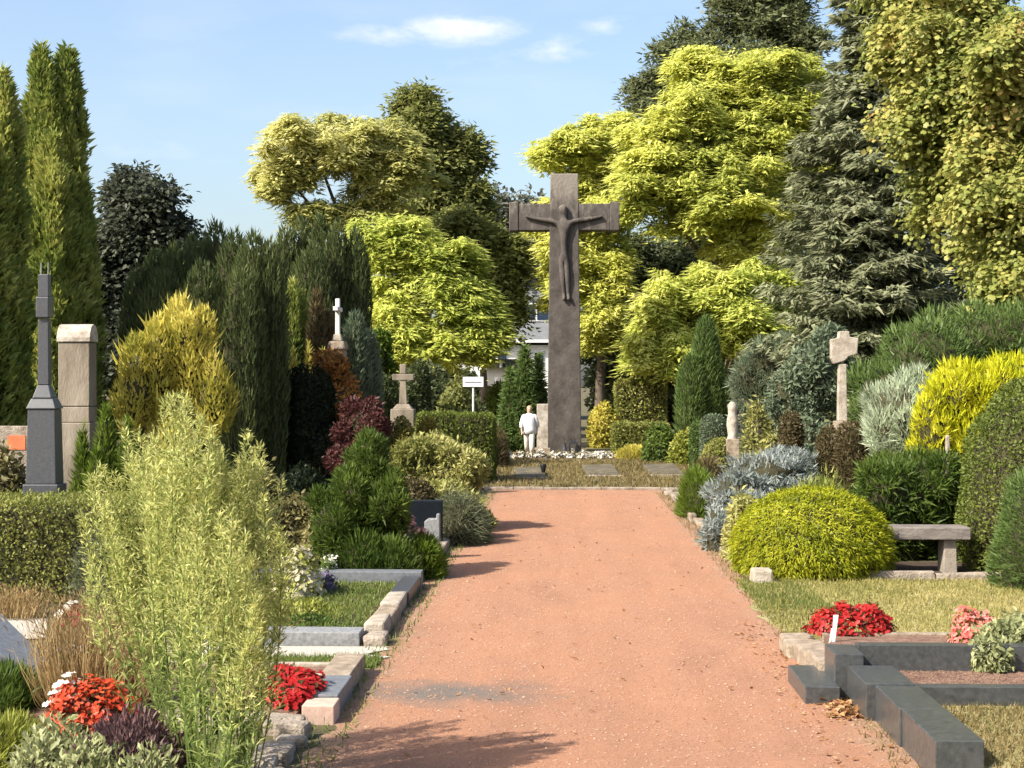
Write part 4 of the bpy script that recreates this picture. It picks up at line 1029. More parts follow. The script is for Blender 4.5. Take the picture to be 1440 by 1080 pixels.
shrub('low_shrub', 'dark leafy shrub left of the dark monument', 'shrub', [dome(-40, 45, 636, 20.5, .6)], 4500, sp(BROAD, L=.10, W=.05), G['variegated_dull_leaf'], jit=.2)
columns('tall_thuja', 'tall twin-topped thuja spires behind the pale stele', 'conifer', [(58, 68, 30, 34), (95, 72, 30.3, 36), (74, 190, 29.4, 46), (112, 250, 30, 26)], 52000, sp(SPRAY, L=.15, W=.08, n=.7, r=.55, face=.4), G['thuja_leaf'], spire, jit=.12, flute=.2, kf=7, cf=2.0, trunk=True, chunk=.2, core=.68)
columns('tall_thuja', 'tall thuja cut by the left photo edge', 'conifer', [(2, 105, 27.5, 38), (-34, 190, 27.0, 44)], 30000, sp(SPRAY, L=.15, W=.08, n=.7, r=.55, face=.4), G['thuja_leaf'], spire, jit=.12, flute=.2, kf=7, cf=2.0, trunk=True, chunk=.2, core=.68)
tree('plum_tree', 'dark purple-leafed tree between the thujas and the yews', [lobe(198, 300, 38, 46, 62), lobe(165, 360, 38, 40, 70), lobe(232, 350, 38, 34, 60), lobe(200, 430, 38, 62, 110), lobe(185, 262, 38, 20, 28)], 195, 38, 22000, dict(L=.17, W=.10, g=.2, r=.7, face=.6), G['plum_leaf'], .45, .7, 60, .16, gap=.05)
YW = sp(SPRAY, L=.15, W=.035, u=1.1, n=.4, r=.3)
columns('irish_yew', 'broad dark yew of many upright columns behind the golden conifer', 'conifer',
        [(196, 378, 31.5, 27), (218, 355, 31.8, 28), (244, 346, 31, 30), (272, 336, 31.6, 30), (304, 316, 32, 30), (330, 326, 31, 32), (356, 330, 30.4, 33), (380, 338, 30.4, 26), (340, 380, 29.8, 36), (230, 385, 30.4, 42), (285, 372, 30.2, 36)], 62000, YW, G['yew_leaf'], yewp, jit=.14, flute=.22, kf=6, cf=2.2)
columns('irish_yew', 'dark upright yew right of the broad yew, behind the slim white cross', 'conifer',
        [(402, 318, 42.0, 24), (426, 308, 42.4, 24), (450, 305, 42.0, 22), (474, 312, 41.6, 24), (500, 326, 41.8, 22), (440, 350, 41.0, 40)], 34000, sp(YW, L=.17, W=.045), G['yew_leaf'], yewp, jit=.14, flute=.22, kf=6, cf=2.2)
shrub('golden_conifer', 'golden yellow conifer with several pointed tops before the dark yew', 'conifer',
      [lobe(262, 500, 22.6, 38, 68, .5), lobe(228, 512, 22.4, 30, 60, .45), lobe(196, 545, 22.2, 30, 62, .45), lobe(300, 555, 22.4, 28, 50, .4), dome(168, 322, 560, 22.3, .7)], 30000, sp(SPRAY, L=.085, W=.03, u=1.0, n=.6, face=.4), G['gold_leaf'], lump=16, zs=2.0, jit=.16, cf=2.6, amp=.05, stray=700)
columns('brownish_cypress', 'olive cypress with two tips below the right yew', 'conifer', [(412, 395, 34, 17), (424, 410, 34.2, 15)], 9000, sp(SPRAY, L=.13, W=.035), G['thuja_leaf'], spire, jit=.16, flute=.2)
columns('brownish_cypress', 'brown-tinged cypress left of the slim white cross', 'conifer', [(446, 408, 33.6, 17), (462, 440, 33.8, 18)], 8000, sp(SPRAY, L=.13, W=.035), G['brown_leaf'], spire, jit=.16, flute=.2)
columns('dark_cypress', 'grey-green bushy conifer right of the slim white cross', 'conifer', [(500, 440, 35, 22), (518, 465, 35.4, 20)], 9000, sp(SPRAY, L=.13, W=.035), G['juniper_blue_leaf'], yewp, jit=.18)
columns('golden_shrub', 'golden shrub with upright tips above the black clipped yew', 'shrub', [(412, 492, 32.6, 18), (434, 484, 32.7, 18), (455, 496, 32.6, 16)], 8000, sp(SPRAY, L=.13, W=.03), G['gold_leaf'], cone, jit=.2)
columns('clipped_yew', 'nearly black shaded round-topped clipped yew column', 'conifer', [(432, 515, 31.2, 38), (474, 600, 31.0, 40)], 16000, sp(CLIP, L=.07, W=.035), G['shaded_yew_leaf'], blunt, jit=.03, flute=.04, core=.93)
shrub('copper_shrub', 'orange-brown copper shrub below the slim white cross', 'shrub', [lobe(466, 525, 31.6, 30, 38), lobe(478, 565, 31.5, 36, 40), dome(440, 520, 560, 31.5, .5), dome(470, 545, 600, 31.3, .5)], 12000, sp(BROAD, L=.11, W=.045, u=.3), G['copper_leaf'], lump=9, zs=0.9, jit=.22, cf=1.2)
shrub('barberry', 'purple barberry bush right of the black clipped yew', 'shrub', [lobe(510, 600, 30, 36, 36), dome(475, 552, 575, 29.6, .6), dome(520, 580, 625, 29, .6)], 12000, sp(BROAD, L=.10, W=.04, u=.3), G['barberry_leaf'], lump=9, zs=0.9, jit=.22)
shrub('dark_shrub', 'dark shaded green shrub beneath the black clipped yew', 'shrub', [dome(380, 470, 660, 26, .9), dome(395, 445, 672, 25.2, .7)], 6000, sp(BROAD, L=.10, W=.05), G['shaded_yew_leaf'], jit=.18)
shrub('variegated_shrub', 'cream-leafed shrub left of the green conifer by the path', 'shrub', [dome(378, 452, 682, 20.5, .5), dome(420, 470, 700, 20.2, .4), dome(335, 410, 640, 21.0, .6)], 9500, sp(BROAD, L=.09, W=.04), G['variegated_dull_leaf'], lump=8, zs=0.9, jit=.2)
shrub('dwarf_spruce', 'broad green conifer with a pointed top beside the path graves', 'conifer', [lobe(520, 655, 18.9, 30, 46, .4), lobe(505, 705, 18.8, 50, 56, .5), lobe(548, 712, 18.6, 30, 48, .35), lobe(470, 735, 18.5, 34, 50, .4), dome(446, 572, 690, 18.7, .5)], 24000, sp(FEATH, L=.085, W=.026, u=.55, n=.7, face=.4), G['green_leaf'], lump=12, zs=1.1, jit=.2, cf=2.8, amp=.08)
shrub('dwarf_spruce', 'low green conifer skirt behind the blue-grey kerb stone', 'conifer', [dome(462, 560, 752, 18.2, .3), dome(520, 590, 760, 18.2, .3)], 7500, sp(FEATH, L=.10, W=.022, u=.6), G['green_leaf'], jit=.22)
shrub('dwarf_spruce', 'small round green conifer overhanging the path edge', 'conifer', [dome(570, 626, 752, 18.6, .3)], 4200, sp(FEATH, L=.09, W=.02, u=.3), G['bright_leaf'], jit=.18)
shrub('spreading_shrub', 'wide yellow-green shrub reaching over the path edge', 'shrub',
      [lobe(600, 650, 25, 48, 40), lobe(640, 664, 24.8, 46, 46), lobe(575, 665, 25, 34, 44), dome(560, 684, 665, 24.4, .9), dome(620, 688, 680, 23.4, .6)], 21000, sp(BROAD, L=.10, W=.035, u=.2), G['variegated_leaf'], lump=9, zs=0.8, jit=.22, cf=1.3)
shrub('brushy_shrub', 'grey-green twiggy shrub drooping onto the path edge', 'shrub', [dome(606, 684, 700, 22.6, .5)], 5000, sp(FEATH, L=.16, W=.012, g=.3, u=0), G['sage_leaf'], jit=.2)
shrub('brown_shrub', 'brown-tinged low shrub under the wide yellow-green shrub', 'shrub', [dome(548, 618, 672, 23.6, .5)], 4200, sp(BROAD, L=.09, W=.035), G['brown_leaf'], jit=.2)
# hedges and domes in the middle distance left
DOM = dict(L=.07, W=.035, shape='diamond', n=.5, u=.3, r=.7, face=.4)
shrub('clipped_dome', 'olive clipped dome in front of the small stone cross', 'shrub', [dome(538, 592, 588, 35.5, .5)], 4500, DOM, G['olive_dome_leaf'], jit=.03, amp=.03, core=.93)
shrub('clipped_dome', 'greener clipped dome right of the olive dome', 'shrub', [dome(576, 627, 590, 34.8, .5)], 4500, DOM, G['olive_dome_leaf'], jit=.03, amp=.03, core=.93)
def pxhedge(name, label, x0, x1, ytop, d, depth, n, spec, mat, group=None):
    a, b = gnd(x0, d), gnd(x1, d)
    return box_hedge(name, label, a[0], b[0], a[1], a[1] + depth, zz(ytop, d), n, spec, mat, group, jit=.02)
pxhedge('clipped_hedge', 'clipped green hedge behind the olive domes', 586, 640, 583, 37, .9, 5000, DOM, G['box_leaf'])
pxhedge('clipped_hedge', 'clipped bright green hedge block below the white sign', 642, 691, 585, 36, 1.3, 6000, DOM, G['box_leaf'])
columns('clipped_yew', 'dark yew column left of the small stone cross', 'conifer', [(545, 528, 41, 13)], 3000, sp(CLIP, L=.10, W=.05), G['yew_leaf'], blunt, flute=.03, jit=.04, core=.92)
columns('clipped_yew', 'dark yew column right of the small stone cross', 'conifer', [(590, 508, 41.5, 13)], 3000, sp(CLIP, L=.10, W=.05), G['yew_leaf'], blunt, flute=.03, jit=.04, core=.92)
shrub('twiggy_shrub', 'grey twiggy shrub between the hedge block and the walker', 'shrub', [dome(684, 714, 602, 43, .5)], 3000, sp(FEATH, L=.16, W=.02), G['brown_leaf'], jit=.25, core=.6)
shrub('round_shrub', 'green leafy shrub beside the white sign', 'shrub', [dome(612, 668, 535, 47, 1.0)], 6000, sp(BROAD, L=.16, W=.08), G['mid_tree_leaf'], jit=.15)
shrub('round_shrub', 'lime green shrub below the yellow robinia left', 'shrub', [dome(500, 560, 500, 45, 1.0), lobe(525, 500, 45, 30, 40)], 7000, sp(BROAD, L=.16, W=.07), G['bright_leaf'], lump=7, zs=0.9, jit=.18)
shrub('round_shrub', 'dark shrub behind the white sign', 'shrub', [dome(556, 640, 500, 50, 1.2), dome(620, 690, 545, 49, 1.0)], 9000, sp(BROAD, L=.16, W=.08), G['dark_tree_leaf'], lump=7, zs=0.9, jit=.15)
columns('feathery_conifer', 'green feathery conifer left of the crucifix behind the walker', 'conifer', [(738, 488, 53.0, 30), (718, 516, 53, 22), (757, 498, 53.4, 20)], 11000, sp(SPRAY, L=.22, W=.06, g=.2, u=.3), G['juniper_leaf'], cone, jit=.2, flute=.2)
shrub('clipped_dome', 'green rounded shrub between the sign and the feathery conifer', 'shrub', [dome(680, 724, 538, 56, 1.0)], 5000, sp(BROAD, L=.17, W=.08), G['box_leaf'], jit=.08)

# ------------------------------------------------------------------ middle right
shrub('yellow_shrub', 'round yellow shrub right of the crucifix', 'shrub', [dome(828, 870, 570, 56, .6, .35)], 3500, sp(BROAD, L=.14, W=.07), G['gold_leaf'], jit=.12)
pxhedge('clipped_hedge', 'tall clipped dark green hedge block right of the yellow shrub', 868, 936, 536, 57, 1.5, 7000, sp(DOM, L=.11, W=.055), G['hedge_leaf'])
pxhedge('clipped_hedge', 'low clipped hedge in front of the tall hedge block', 864, 940, 598, 49, .9, 6000, sp(DOM, L=.09, W=.045), G['hedge_leaf'])
shrub('yellow_mound', 'low straw-yellow mound at the right end of the white flowers', 'shrub', [dome(868, 920, 628, 47.2, .5)], 3500, sp(FINE, L=.10, W=.03), G['gold_leaf'], jit=.08, core=.9)
shrub('dark_shrub', 'dark green shrub right of the straw-yellow mound', 'shrub', [dome(903, 954, 600, 46, .6)], 4200, sp(BROAD, L=.13, W=.06), G['green_leaf'], jit=.18)
shrub('lime_shrub', 'small yellow-green shrub beside the clipped grey-green cones', 'shrub', [dome(942, 985, 606, 44, .5)], 3500, sp(BROAD, L=.12, W=.06), G['lime_leaf'], jit=.15)
columns('cypress', 'pointed dark green cypress before the yellow robinia', 'conifer', [(992, 448, 50, 24), (972, 500, 49.6, 22), (1010, 510, 50, 16)], 14000, sp(SPRAY, L=.17, W=.045), G['juniper_leaf'], spire, jit=.1, flute=.14)
columns('clipped_cone', 'pale grey-green clipped column nearest the path end', 'conifer', [(983, 592, 40, 12)], 3200, sp(CLIP, L=.07, W=.035), G['juniper_leaf'], blunt, jit=.03, flute=.03, core=.93)
columns('clipped_cone', 'darker rounded clipped column left of the whitish figure', 'conifer', [(1003, 583, 39.6, 17)], 4000, sp(CLIP, L=.07, W=.035), G['juniper_blue_leaf'], blunt, jit=.03, flute=.03, core=.93)
shrub('low_hedge', 'low rounded olive hedge below the clipped columns', 'hedge', [dome(980, 1044, 618, 36.2, .5)], 4000, DOM, G['hedge_leaf'], jit=.05, amp=.04, core=.92)
shrub('variegated_shrub', 'yellow variegated shrub right of the whitish figure', 'shrub', [dome(1036, 1098, 555, 33, .6), dome(1050, 1086, 545, 33.2, .5), dome(1060, 1112, 590, 32, .5)], 8000, sp(BROAD, L=.12, W=.045), G['variegated_leaf'], lump=8, zs=0.9, jit=.22)
columns('brown_cypress', 'small brown-tinged clipped cypress behind the blue juniper', 'conifer', [(1112, 580, 29, 15)], 3500, sp(CLIP, L=.07, W=.03), G['brown_leaf'], blunt, jit=.05, flute=.06, core=.9)
shrub('arching_juniper', 'large arching grey-green juniper behind the yellow variegated shrub', 'shrub', [lobe(1085, 512, 40, 46, 36), lobe(1060, 535, 40, 34, 40), dome(1030, 1130, 500, 40, 1.0), lobe(1110, 500, 40.3, 34, 30)], 14000, sp(FEATH, L=.20, W=.03), G['juniper_blue_leaf'], lump=9, zs=0.7, jit=.16)
shrub('bushy_conifer', 'dense grey-green conifer left of the slender sandstone cross', 'shrub', [lobe(1140, 530, 31, 44, 50), lobe(1110, 560, 31, 36, 50), dome(1090, 1180, 540, 30.6, .9), lobe(1165, 500, 31.4, 36, 40)], 16000, sp(BROAD, L=.13, W=.045, u=.2), G['juniper_blue_leaf'], lump=9, zs=0.8, jit=.2)
shrub('blue_juniper', 'silver-blue spreading juniper above the path edging', 'shrub', [lobe(1075, 672, 23.5, 66, 38, .7), lobe(1040, 700, 23, 52, 40, .6), dome(988, 1110, 690, 22.6, .7), lobe(1105, 655, 24, 44, 26, .5), dome(984, 1035, 705, 21.6, .4)], 17000, sp(FEATH, L=.10, W=.024, n=.6, u=.1, r=.5, face=.4), G['blue_spruce_leaf'], lump=18, zs=0.32, jit=.3, cf=2.4, amp=.2, freq=5)
shrub('low_conifer', 'yellow-green low conifer at the far right path edge', 'shrub', [dome(952, 1008, 664, 27, .6)], 5000, sp(FEATH, L=.11, W=.02, u=.6), G['bright_leaf'], jit=.18)
shrub('brown_heather', 'reddish-brown heather beyond the low yellow-green conifer', 'shrub', [dome(968, 1020, 640, 30, .6)], 3000, sp(FEATH, L=.10, W=.02), G['brown_leaf'], jit=.2)
shrub('variegated_shrub', 'pale yellow shrub squeezed beside the golden mound', 'shrub', [dome(1018, 1072, 698, 20.4, .4)], 3200, sp(BROAD, L=.09, W=.03, u=.3), G['variegated_leaf'], jit=.22)
columns('clipped_cylinder', 'pair of brown-green clipped columns below the slender sandstone cross', 'conifer', [(1166, 602, 24, 17), (1198, 595, 23.8, 25)], 9500, sp(CLIP, L=.06, W=.025, u=.6), G['brown_leaf'], blunt, jit=.05, flute=.06, core=.9)
shrub('twiggy_shrub', 'thin brownish shrub behind the golden mound', 'shrub', [dome(1090, 1215, 672, 20.6, .5)], 5000, sp(FEATH, L=.11, W=.018), G['thuja_leaf'], jit=.22, core=.7)

# ------------------------------------------------------------------ right
shrub('golden_mound', 'bright yellow-green dome of threadlike foliage beside the bench', 'shrub', [dome(1030, 1252, 686, 19.0, .95, .30)], 26000, sp(FEATH, L=.055, W=.015, n=.5, g=.5, u=0, r=.55, face=.4), G['thread_leaf'], jit=.045, amp=.05, freq=11, core=.93, cf=6)
shrub('low_juniper', 'dark green spreading juniper behind the stone bench', 'shrub', [lobe(1300, 690, 20.8, 88, 54, .7), dome(1200, 1330, 668, 20.9, .7), dome(1280, 1400, 650, 21, .8), lobe(1250, 700, 20.5, 50, 48, .5)], 21000, sp(FEATH, L=.13, W=.03, u=.2), G['green_leaf'], lump=10, zs=0.8, jit=.22, cf=2.6, amp=.16, freq=4)
shrub('clipped_mound', 'large dark green clipped mound cut by the right edge', 'shrub', [dome(1352, 1530, 528, 19.4, 1.0, .3)], 15000, sp(CLIP, L=.05, W=.025), G['box_leaf'], jit=.04, amp=.05, core=.92)
shrub('clipped_mound', 'lower feathery green mound below the large clipped mound', 'shrub', [dome(1402, 1540, 660, 17.6, .7, .2)], 9000, sp(FEATH, L=.07, W=.02), G['juniper_leaf'], jit=.08)
shrub('silver_conifer', 'pale silvery green conifer left of the golden conifer', 'shrub', [lobe(1262, 595, 23.5, 52, 68, .7), dome(1212, 1300, 545, 23.3, .7), lobe(1285, 570, 23.6, 34, 46, .5)], 14000, sp(FEATH, L=.13, W=.02, u=.7), G['silver_leaf'], lump=9, zs=1.3, jit=.16, cf=2.4)
shrub('golden_conifer', 'golden yellow conifer in front of the large juniper at right', 'conifer', [lobe(1345, 560, 22.4, 52, 50, .7), lobe(1400, 545, 22.6, 60, 42, .7), lobe(1310, 600, 22.2, 30, 60, .5), dome(1290, 1420, 560, 22.2, .8), lobe(1450, 550, 22.8, 50, 46, .6)], 21000, sp(SPRAY, L=.10, W=.026, u=.8, n=.6), G['gold_mound_leaf'], lump=9, zs=1.2, jit=.2, cf=2.6, amp=.14, freq=4)
shrub('large_juniper', 'huge soft green juniper mass under the maple', 'shrub', [lobe(1300, 510, 27, 76, 66, 1.2), lobe(1400, 480, 27.4, 90, 56, 1.3), lobe(1240, 560, 26.6, 46, 60, .9), dome(1200, 1480, 500, 27, 1.6), lobe(1490, 500, 27.6, 80, 60, 1.2)], 34000, sp(FEATH, L=.13, W=.03, u=.6, n=.7, face=.45), G['juniper_leaf'], lump=14, zs=.9, core=.74, jit=.15, amp=.08, freq=4, cf=1.8, stray=500)
shrub('red_herb', 'small reddish plant at the right end of the bench bed', 'plant', [dome(1394, 1418, 758, 18.9, .15)], 700, sp(BROAD, L=.06, W=.03), G['copper_leaf'], jit=.2, core=.6)

# ------------------------------------------------------------------ trees
ROB = dict(L=.25, W=.10, g=.25, r=.6, face=.3, shape='tri')
tree('robinia_tree', 'yellow-green robinia with a wide flat crown above the yews', [lobe(440, 205, 62, 66, 44), lobe(400, 245, 62, 40, 36), lobe(500, 205, 62.6, 62, 42), lobe(552, 245, 63, 52, 62), lobe(515, 290, 63, 50, 36), lobe(440, 300, 62, 36, 18)], 530, 62, 48000, ROB, G['robinia_dull_leaf'], .40, .34, 26, .28, fork=.5, cf=.4, hz=.75, lump=34, lf=(.10, .34), inner=.80, lz=.8, gap=.62, gf=1.0, jit=.34, amp=.3)
tree('robinia_tree', 'low bright yellow robinia left of the crucifix', [lobe(560, 352, 56, 54, 46), lobe(620, 372, 56, 50, 44), lobe(575, 430, 55.6, 62, 54), lobe(640, 420, 55.4, 52, 46), lobe(600, 480, 55, 62, 36), lobe(672, 470, 55, 34, 38), lobe(530, 330, 56.4, 36, 28), lobe(545, 490, 55, 42, 34)], 590, 56, 70000, ROB, G['robinia_leaf'], .40, .34, 26, .2, fork=.4, hz=.75, lump=34, lf=(.10, .34), inner=.80, lz=.8, gap=.62, gf=1.0, jit=.34, amp=.3)
tree('broadleaf_tree', 'dark green tree rising behind the wide flat robinia', [lobe(582, 175, 74, 40, 42), lobe(612, 240, 74, 44, 50), lobe(640, 260, 74, 36, 60), lobe(650, 215, 74, 20, 30), lobe(600, 320, 74, 56, 60), lobe(660, 300, 74, 26, 36)], 610, 74, 33000, dict(L=.27, W=.16, g=.15, r=.7, face=.5, shape='tri'), G['mid_tree_leaf'], .62, .7, 42, .3)
tree('broadleaf_tree', 'shaded dark tree just left of the crucifix beam', [lobe(690, 360, 66, 38, 56), lobe(660, 340, 66, 40, 44), lobe(706, 420, 66, 30, 46), lobe(676, 452, 65.6, 34, 36), lobe(650, 400, 66.6, 40, 60)], 690, 66, 26000, dict(L=.25, W=.15, g=.15, r=.7, face=.5, shape='tri'), G['mid_tree_leaf'], .62, .7, 42, .22)
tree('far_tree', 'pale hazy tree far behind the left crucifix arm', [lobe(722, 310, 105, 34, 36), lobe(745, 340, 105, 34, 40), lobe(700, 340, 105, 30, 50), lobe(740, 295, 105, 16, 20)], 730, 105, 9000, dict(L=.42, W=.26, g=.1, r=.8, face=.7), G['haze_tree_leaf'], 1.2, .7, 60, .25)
tree('robinia_tree', 'great yellow-green robinia right of the crucifix', [lobe(1070, 120, 62, 78, 58), lobe(980, 190, 61, 84, 60), lobe(1100, 200, 61.4, 72, 70), lobe(930, 260, 60.6, 72, 58), lobe(1020, 280, 60, 80, 56), lobe(1130, 290, 61.6, 50, 60), lobe(1045, 340, 60.6, 48, 34), lobe(1140, 130, 62, 40, 44), lobe(1000, 120, 62.6, 60, 46)], 1030, 62, 110000, ROB, G['robinia_gold_leaf'], .40, .34, 26, .34, fork=.42, cf=.45, hz=.75, lump=34, lf=(.10, .34), inner=.80, lz=.8, gap=.62, gf=1.0, jit=.34, amp=.3)
tree('robinia_tree', 'lower bright yellow robinia below the great robinia', [lobe(950, 430, 57, 52, 52), lobe(935, 490, 56.6, 50, 40), lobe(1010, 410, 57.4, 56, 44), lobe(1050, 450, 57, 54, 50), lobe(1080, 400, 58, 40, 36), lobe(1000, 470, 56.8, 40, 44)], 985, 57, 56000, ROB, G['robinia_leaf'], .40, .34, 26, .2, fork=.35, hz=.75, lump=34, lf=(.10, .34), inner=.80, lz=.8, gap=.62, gf=1.0, jit=.34, amp=.3)
tree('robinia_tree', 'slim yellow robinia partly hidden by the crucifix shaft', [lobe(820, 215, 66, 62, 44), lobe(862, 195, 66, 34, 32), lobe(778, 215, 66, 30, 22), lobe(845, 260, 66, 42, 44), lobe(790, 380, 65, 44, 54), lobe(850, 390, 65, 40, 50), lobe(848, 450, 64.6, 38, 46), lobe(790, 320, 65, 34, 40), lobe(838, 320, 65.4, 40, 40)], 842, 66, 62000, ROB, G['robinia_gold_leaf'], .40, .34, 26, .24, fork=.4, hz=.75, lump=34, lf=(.10, .34), inner=.80, lz=.8, gap=.62, gf=1.0, jit=.34, amp=.3)
tree('dark_pine', 'dark pine towering behind the great robinia', [lobe(1080, 20, 78, 50, 34), lobe(1020, 50, 78, 36, 30), lobe(1120, 60, 78, 36, 30), lobe(965, 90, 78, 50, 40), lobe(930, 130, 78, 40, 40), lobe(920, 170, 78, 32, 40), lobe(1040, 110, 78, 90, 60), lobe(1110, 5, 78, 30, 24), lobe(1025, 0, 78, 20, 22), lobe(1080, -40, 78, 40, 24)], 1040, 78, 36000, dict(L=.28, W=.12, g=0, r=.8, face=.6, shape='tri'), G['pine_leaf'], .62, .55, 42, .34)
tree('broadleaf_tree', 'dark leafy tree in the shade beneath the great robinia', [lobe(900, 420, 72, 60, 90), lobe(980, 380, 72, 70, 60), lobe(1090, 380, 72, 60, 80), lobe(880, 500, 70, 60, 50), lobe(1050, 500, 70, 60, 50), lobe(960, 510, 70, 60, 40)], 985, 72, 33000, dict(L=.27, W=.16, g=.15, r=.7, face=.5, shape='tri'), G['dark_tree_leaf'], .62, .7, 42, .3)
tree('maple_tree', 'maple with large green and orange-brown leaves at upper right', [lobe(1350, 50, 30, 100, 80), lobe(1430, 120, 29, 110, 90), lobe(1340, 160, 30, 80, 70), lobe(1420, 250, 29, 84, 80), lobe(1330, 260, 30.6, 54, 50), lobe(1440, 370, 29, 70, 70), lobe(1270, 60, 31, 44, 50), lobe(1380, 340, 30, 46, 44), lobe(1500, 240, 29, 90, 160), lobe(1280, -20, 31, 70, 40)], 1510, 30, 56000, dict(L=.095, W=.10, g=.45, r=.6, face=.5, shape='maple'), G['maple_leaf'], .30, .65, 22, .26, fork=.45, cf=1.3, hang=.5, clump=.66, gap=.5, gf=1.3, lump=24, lf=(.12, .34), inner=.82)

def spruce(label, px, ytop, d, rpx, n_branch, mat, seed):
    """whorls of drooping boughs, each bough a flat comb of twigs"""
    r = np.random.default_rng(seed); base = gnd(px, d); H = zz(ytop, d); R = rpx * d / FPX
    t = thing('spruce_tree', label, 'tree', tuple(base))
    MB().tube([base + (0, 0, -.1), base + (0, 0, H * .5), base + (0, 0, H)], [.24, .14, .02], 9).obj('trunk', M['bark'], t, smooth=True)
    L = Leaves(); mb = MB()
    for i in range(n_branch):
        u = (i + r.random()) / n_branch; z = H * (.06 + .93 * u); ln = R * (1 - u) ** .85 * r.uniform(.7, 1.15) + .2
        a = r.uniform(0, 6.28)
        if math.sin(a) > .45 and r.random() < .5: a = -a
        o = np.array((math.cos(a), math.sin(a), 0)); sd = np.array((-math.sin(a), math.cos(a), 0))
        m = int(80 + 150 * ln / R); s = r.random(m) ** .75
        droop = -.28 * s - .18 * s ** 2 + .30 * s ** 4
        C = base + np.array((0, 0, z)) + o * (s * ln)[:, None] + np.array((0, 0, 1.0)) * (droop * ln)[:, None]
        w = r.uniform(-1, 1, m) * (.42 * ln * (1.05 - s) + .06)
        P = C + sd * w[:, None] + r.normal(0, .05, (m, 3)); P[:, 2] -= np.abs(w) * .25
        D = nrm(o * .8 + sd * np.sign(w)[:, None] * .7 + np.array((0, 0, -.35)) + r.normal(0, .3, (m, 3)))
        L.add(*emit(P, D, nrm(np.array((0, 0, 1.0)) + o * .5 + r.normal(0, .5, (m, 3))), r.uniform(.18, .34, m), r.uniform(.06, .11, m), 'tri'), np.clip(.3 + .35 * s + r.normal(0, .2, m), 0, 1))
        if i % 3 == 0: mb.tube([base + (0, 0, z), base + np.array((0, 0, z - .2 * ln)) + o * ln * .55], [.03, .012], 4)
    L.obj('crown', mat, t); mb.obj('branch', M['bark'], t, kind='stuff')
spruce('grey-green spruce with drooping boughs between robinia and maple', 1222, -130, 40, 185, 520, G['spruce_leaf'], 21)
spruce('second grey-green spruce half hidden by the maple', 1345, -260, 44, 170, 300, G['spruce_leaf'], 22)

# dark evergreen belt that closes the view between the trunks
for px, yt, d, w, lab in ((80, 400, 64, 80, 'dark evergreen low behind the tall twin-topped thuja'), (210, 470, 66, 90, 'dark evergreen behind the dark-leafed tree'), (560, 470, 78, 70, 'dark evergreen behind the low bright yellow robinia'),
                       (640, 510, 78, 44, 'dark evergreen filling the gap behind the white sign'), (880, 500, 80, 60, 'dark evergreen behind the round yellow shrub'), (960, 480, 82, 70, 'dark evergreen behind the pointed cypress'),
                       (1170, 430, 70, 80, 'dark evergreen at the foot of the grey-green spruce'), (1290, 400, 62, 90, 'dark evergreen behind the huge soft juniper mass')):
    shrub('evergreen_bush', lab, 'bush', [dome(px - w, px + w, yt + 10, d, 1.6), lobe(px - w * .3, yt + 45, d, w * .6, 48), lobe(px + w * .4, yt + 50, d, w * .5, 45)], 5200,
          dict(L=.30, W=.16, shape='diamond', n=.5, r=.7, face=.4), G['dark_tree_leaf'], group='evergreen background belt', lump=5, zs=0.8, jit=.15)

# ------------------------------------------------------------------ houses beyond the trees
d = 100; hh = lambda py: zz(py, d); hxp = lambda px: gnd(px, d)[0]
hs = thing('house', 'house with grey roof and dormer windows glimpsed left of the crucifix', 'house', tuple(gnd(760, d)))
xl, xr, y0 = hxp(640), hxp(798), gnd(760, d)[1]
MB().box(xl, xr, y0, y0 + 10, -.1, hh(486)).obj('wall', M['white_wall'], hs)
rf = MB().add([(xl - .3, y0 - .5, hh(480)), (xr + .3, y0 - .5, hh(480)), (xr + .3, y0 + 5, hh(372)), (xl - .3, y0 + 5, hh(372)), (xl - .3, y0 + 10.5, hh(480)), (xr + .3, y0 + 10.5, hh(480))],
         [(0, 1, 2, 3), (3, 2, 5, 4), (0, 3, 4), (1, 5, 2), (0, 4, 5, 1)]).obj('roof', M['grey_roof'], hs)
MB().box(xl - .35, xr + .35, y0 - .62, y0 - .5, hh(482), hh(478)).obj('gutter', M['white_paint'], rf)
dm = MB().box(hxp(728), hxp(790), y0 + .9, y0 + 3.5, hh(456), hh(418)).obj('dormer', M['grey_roof'], hs)
for (a, b) in ((735, 751.5), (755, 771), (774, 786)):
    w = MB().box(hxp(a) - .07, hxp(b) + .07, y0 + .84, y0 + .895, hh(451), hh(425)).obj('window', M['white_paint'], hs)
    MB().box(hxp(a), hxp(b), y0 + .80, y0 + .835, hh(449), hh(427)).obj('pane', M['glass'], w)
for (a, b) in ((752, 764), (700, 712)):
    w = MB().box(hxp(a) - .07, hxp(b) + .07, y0 - .05, y0 - .005, hh(520), hh(494)).obj('window', M['white_paint'], hs)
    MB().box(hxp(a), hxp(b), y0 - .09, y0 - .055, hh(518), hh(496)).obj('pane', M['glass'], w)
d = 76; p = gnd(704, d)
gh = thing('garage', 'low white building with a dark flat roof behind the sign', 'building', tuple(p))
x0, x1 = gnd(684, d)[0], gnd(736, d)[0]
MB().box(x0, x1, p[1], p[1] + 6, -.1, zz(517, d)).obj('wall', M['white_wall'], gh)
MB().box(x0 - .25, x1 + .25, p[1] - .3, p[1] + 6.3, zz(517, d), zz(505, d)).obj('roof', M['dark_roof'], gh)
MB().tube([(gnd(705, d)[0], p[1] - .42, zz(517, d)), (gnd(705, d)[0], p[1] - .42, zz(507, d))], [.07, .07], 8).obj('roof_vent', M['white_paint'], gh)  # small white vent against the flat roof

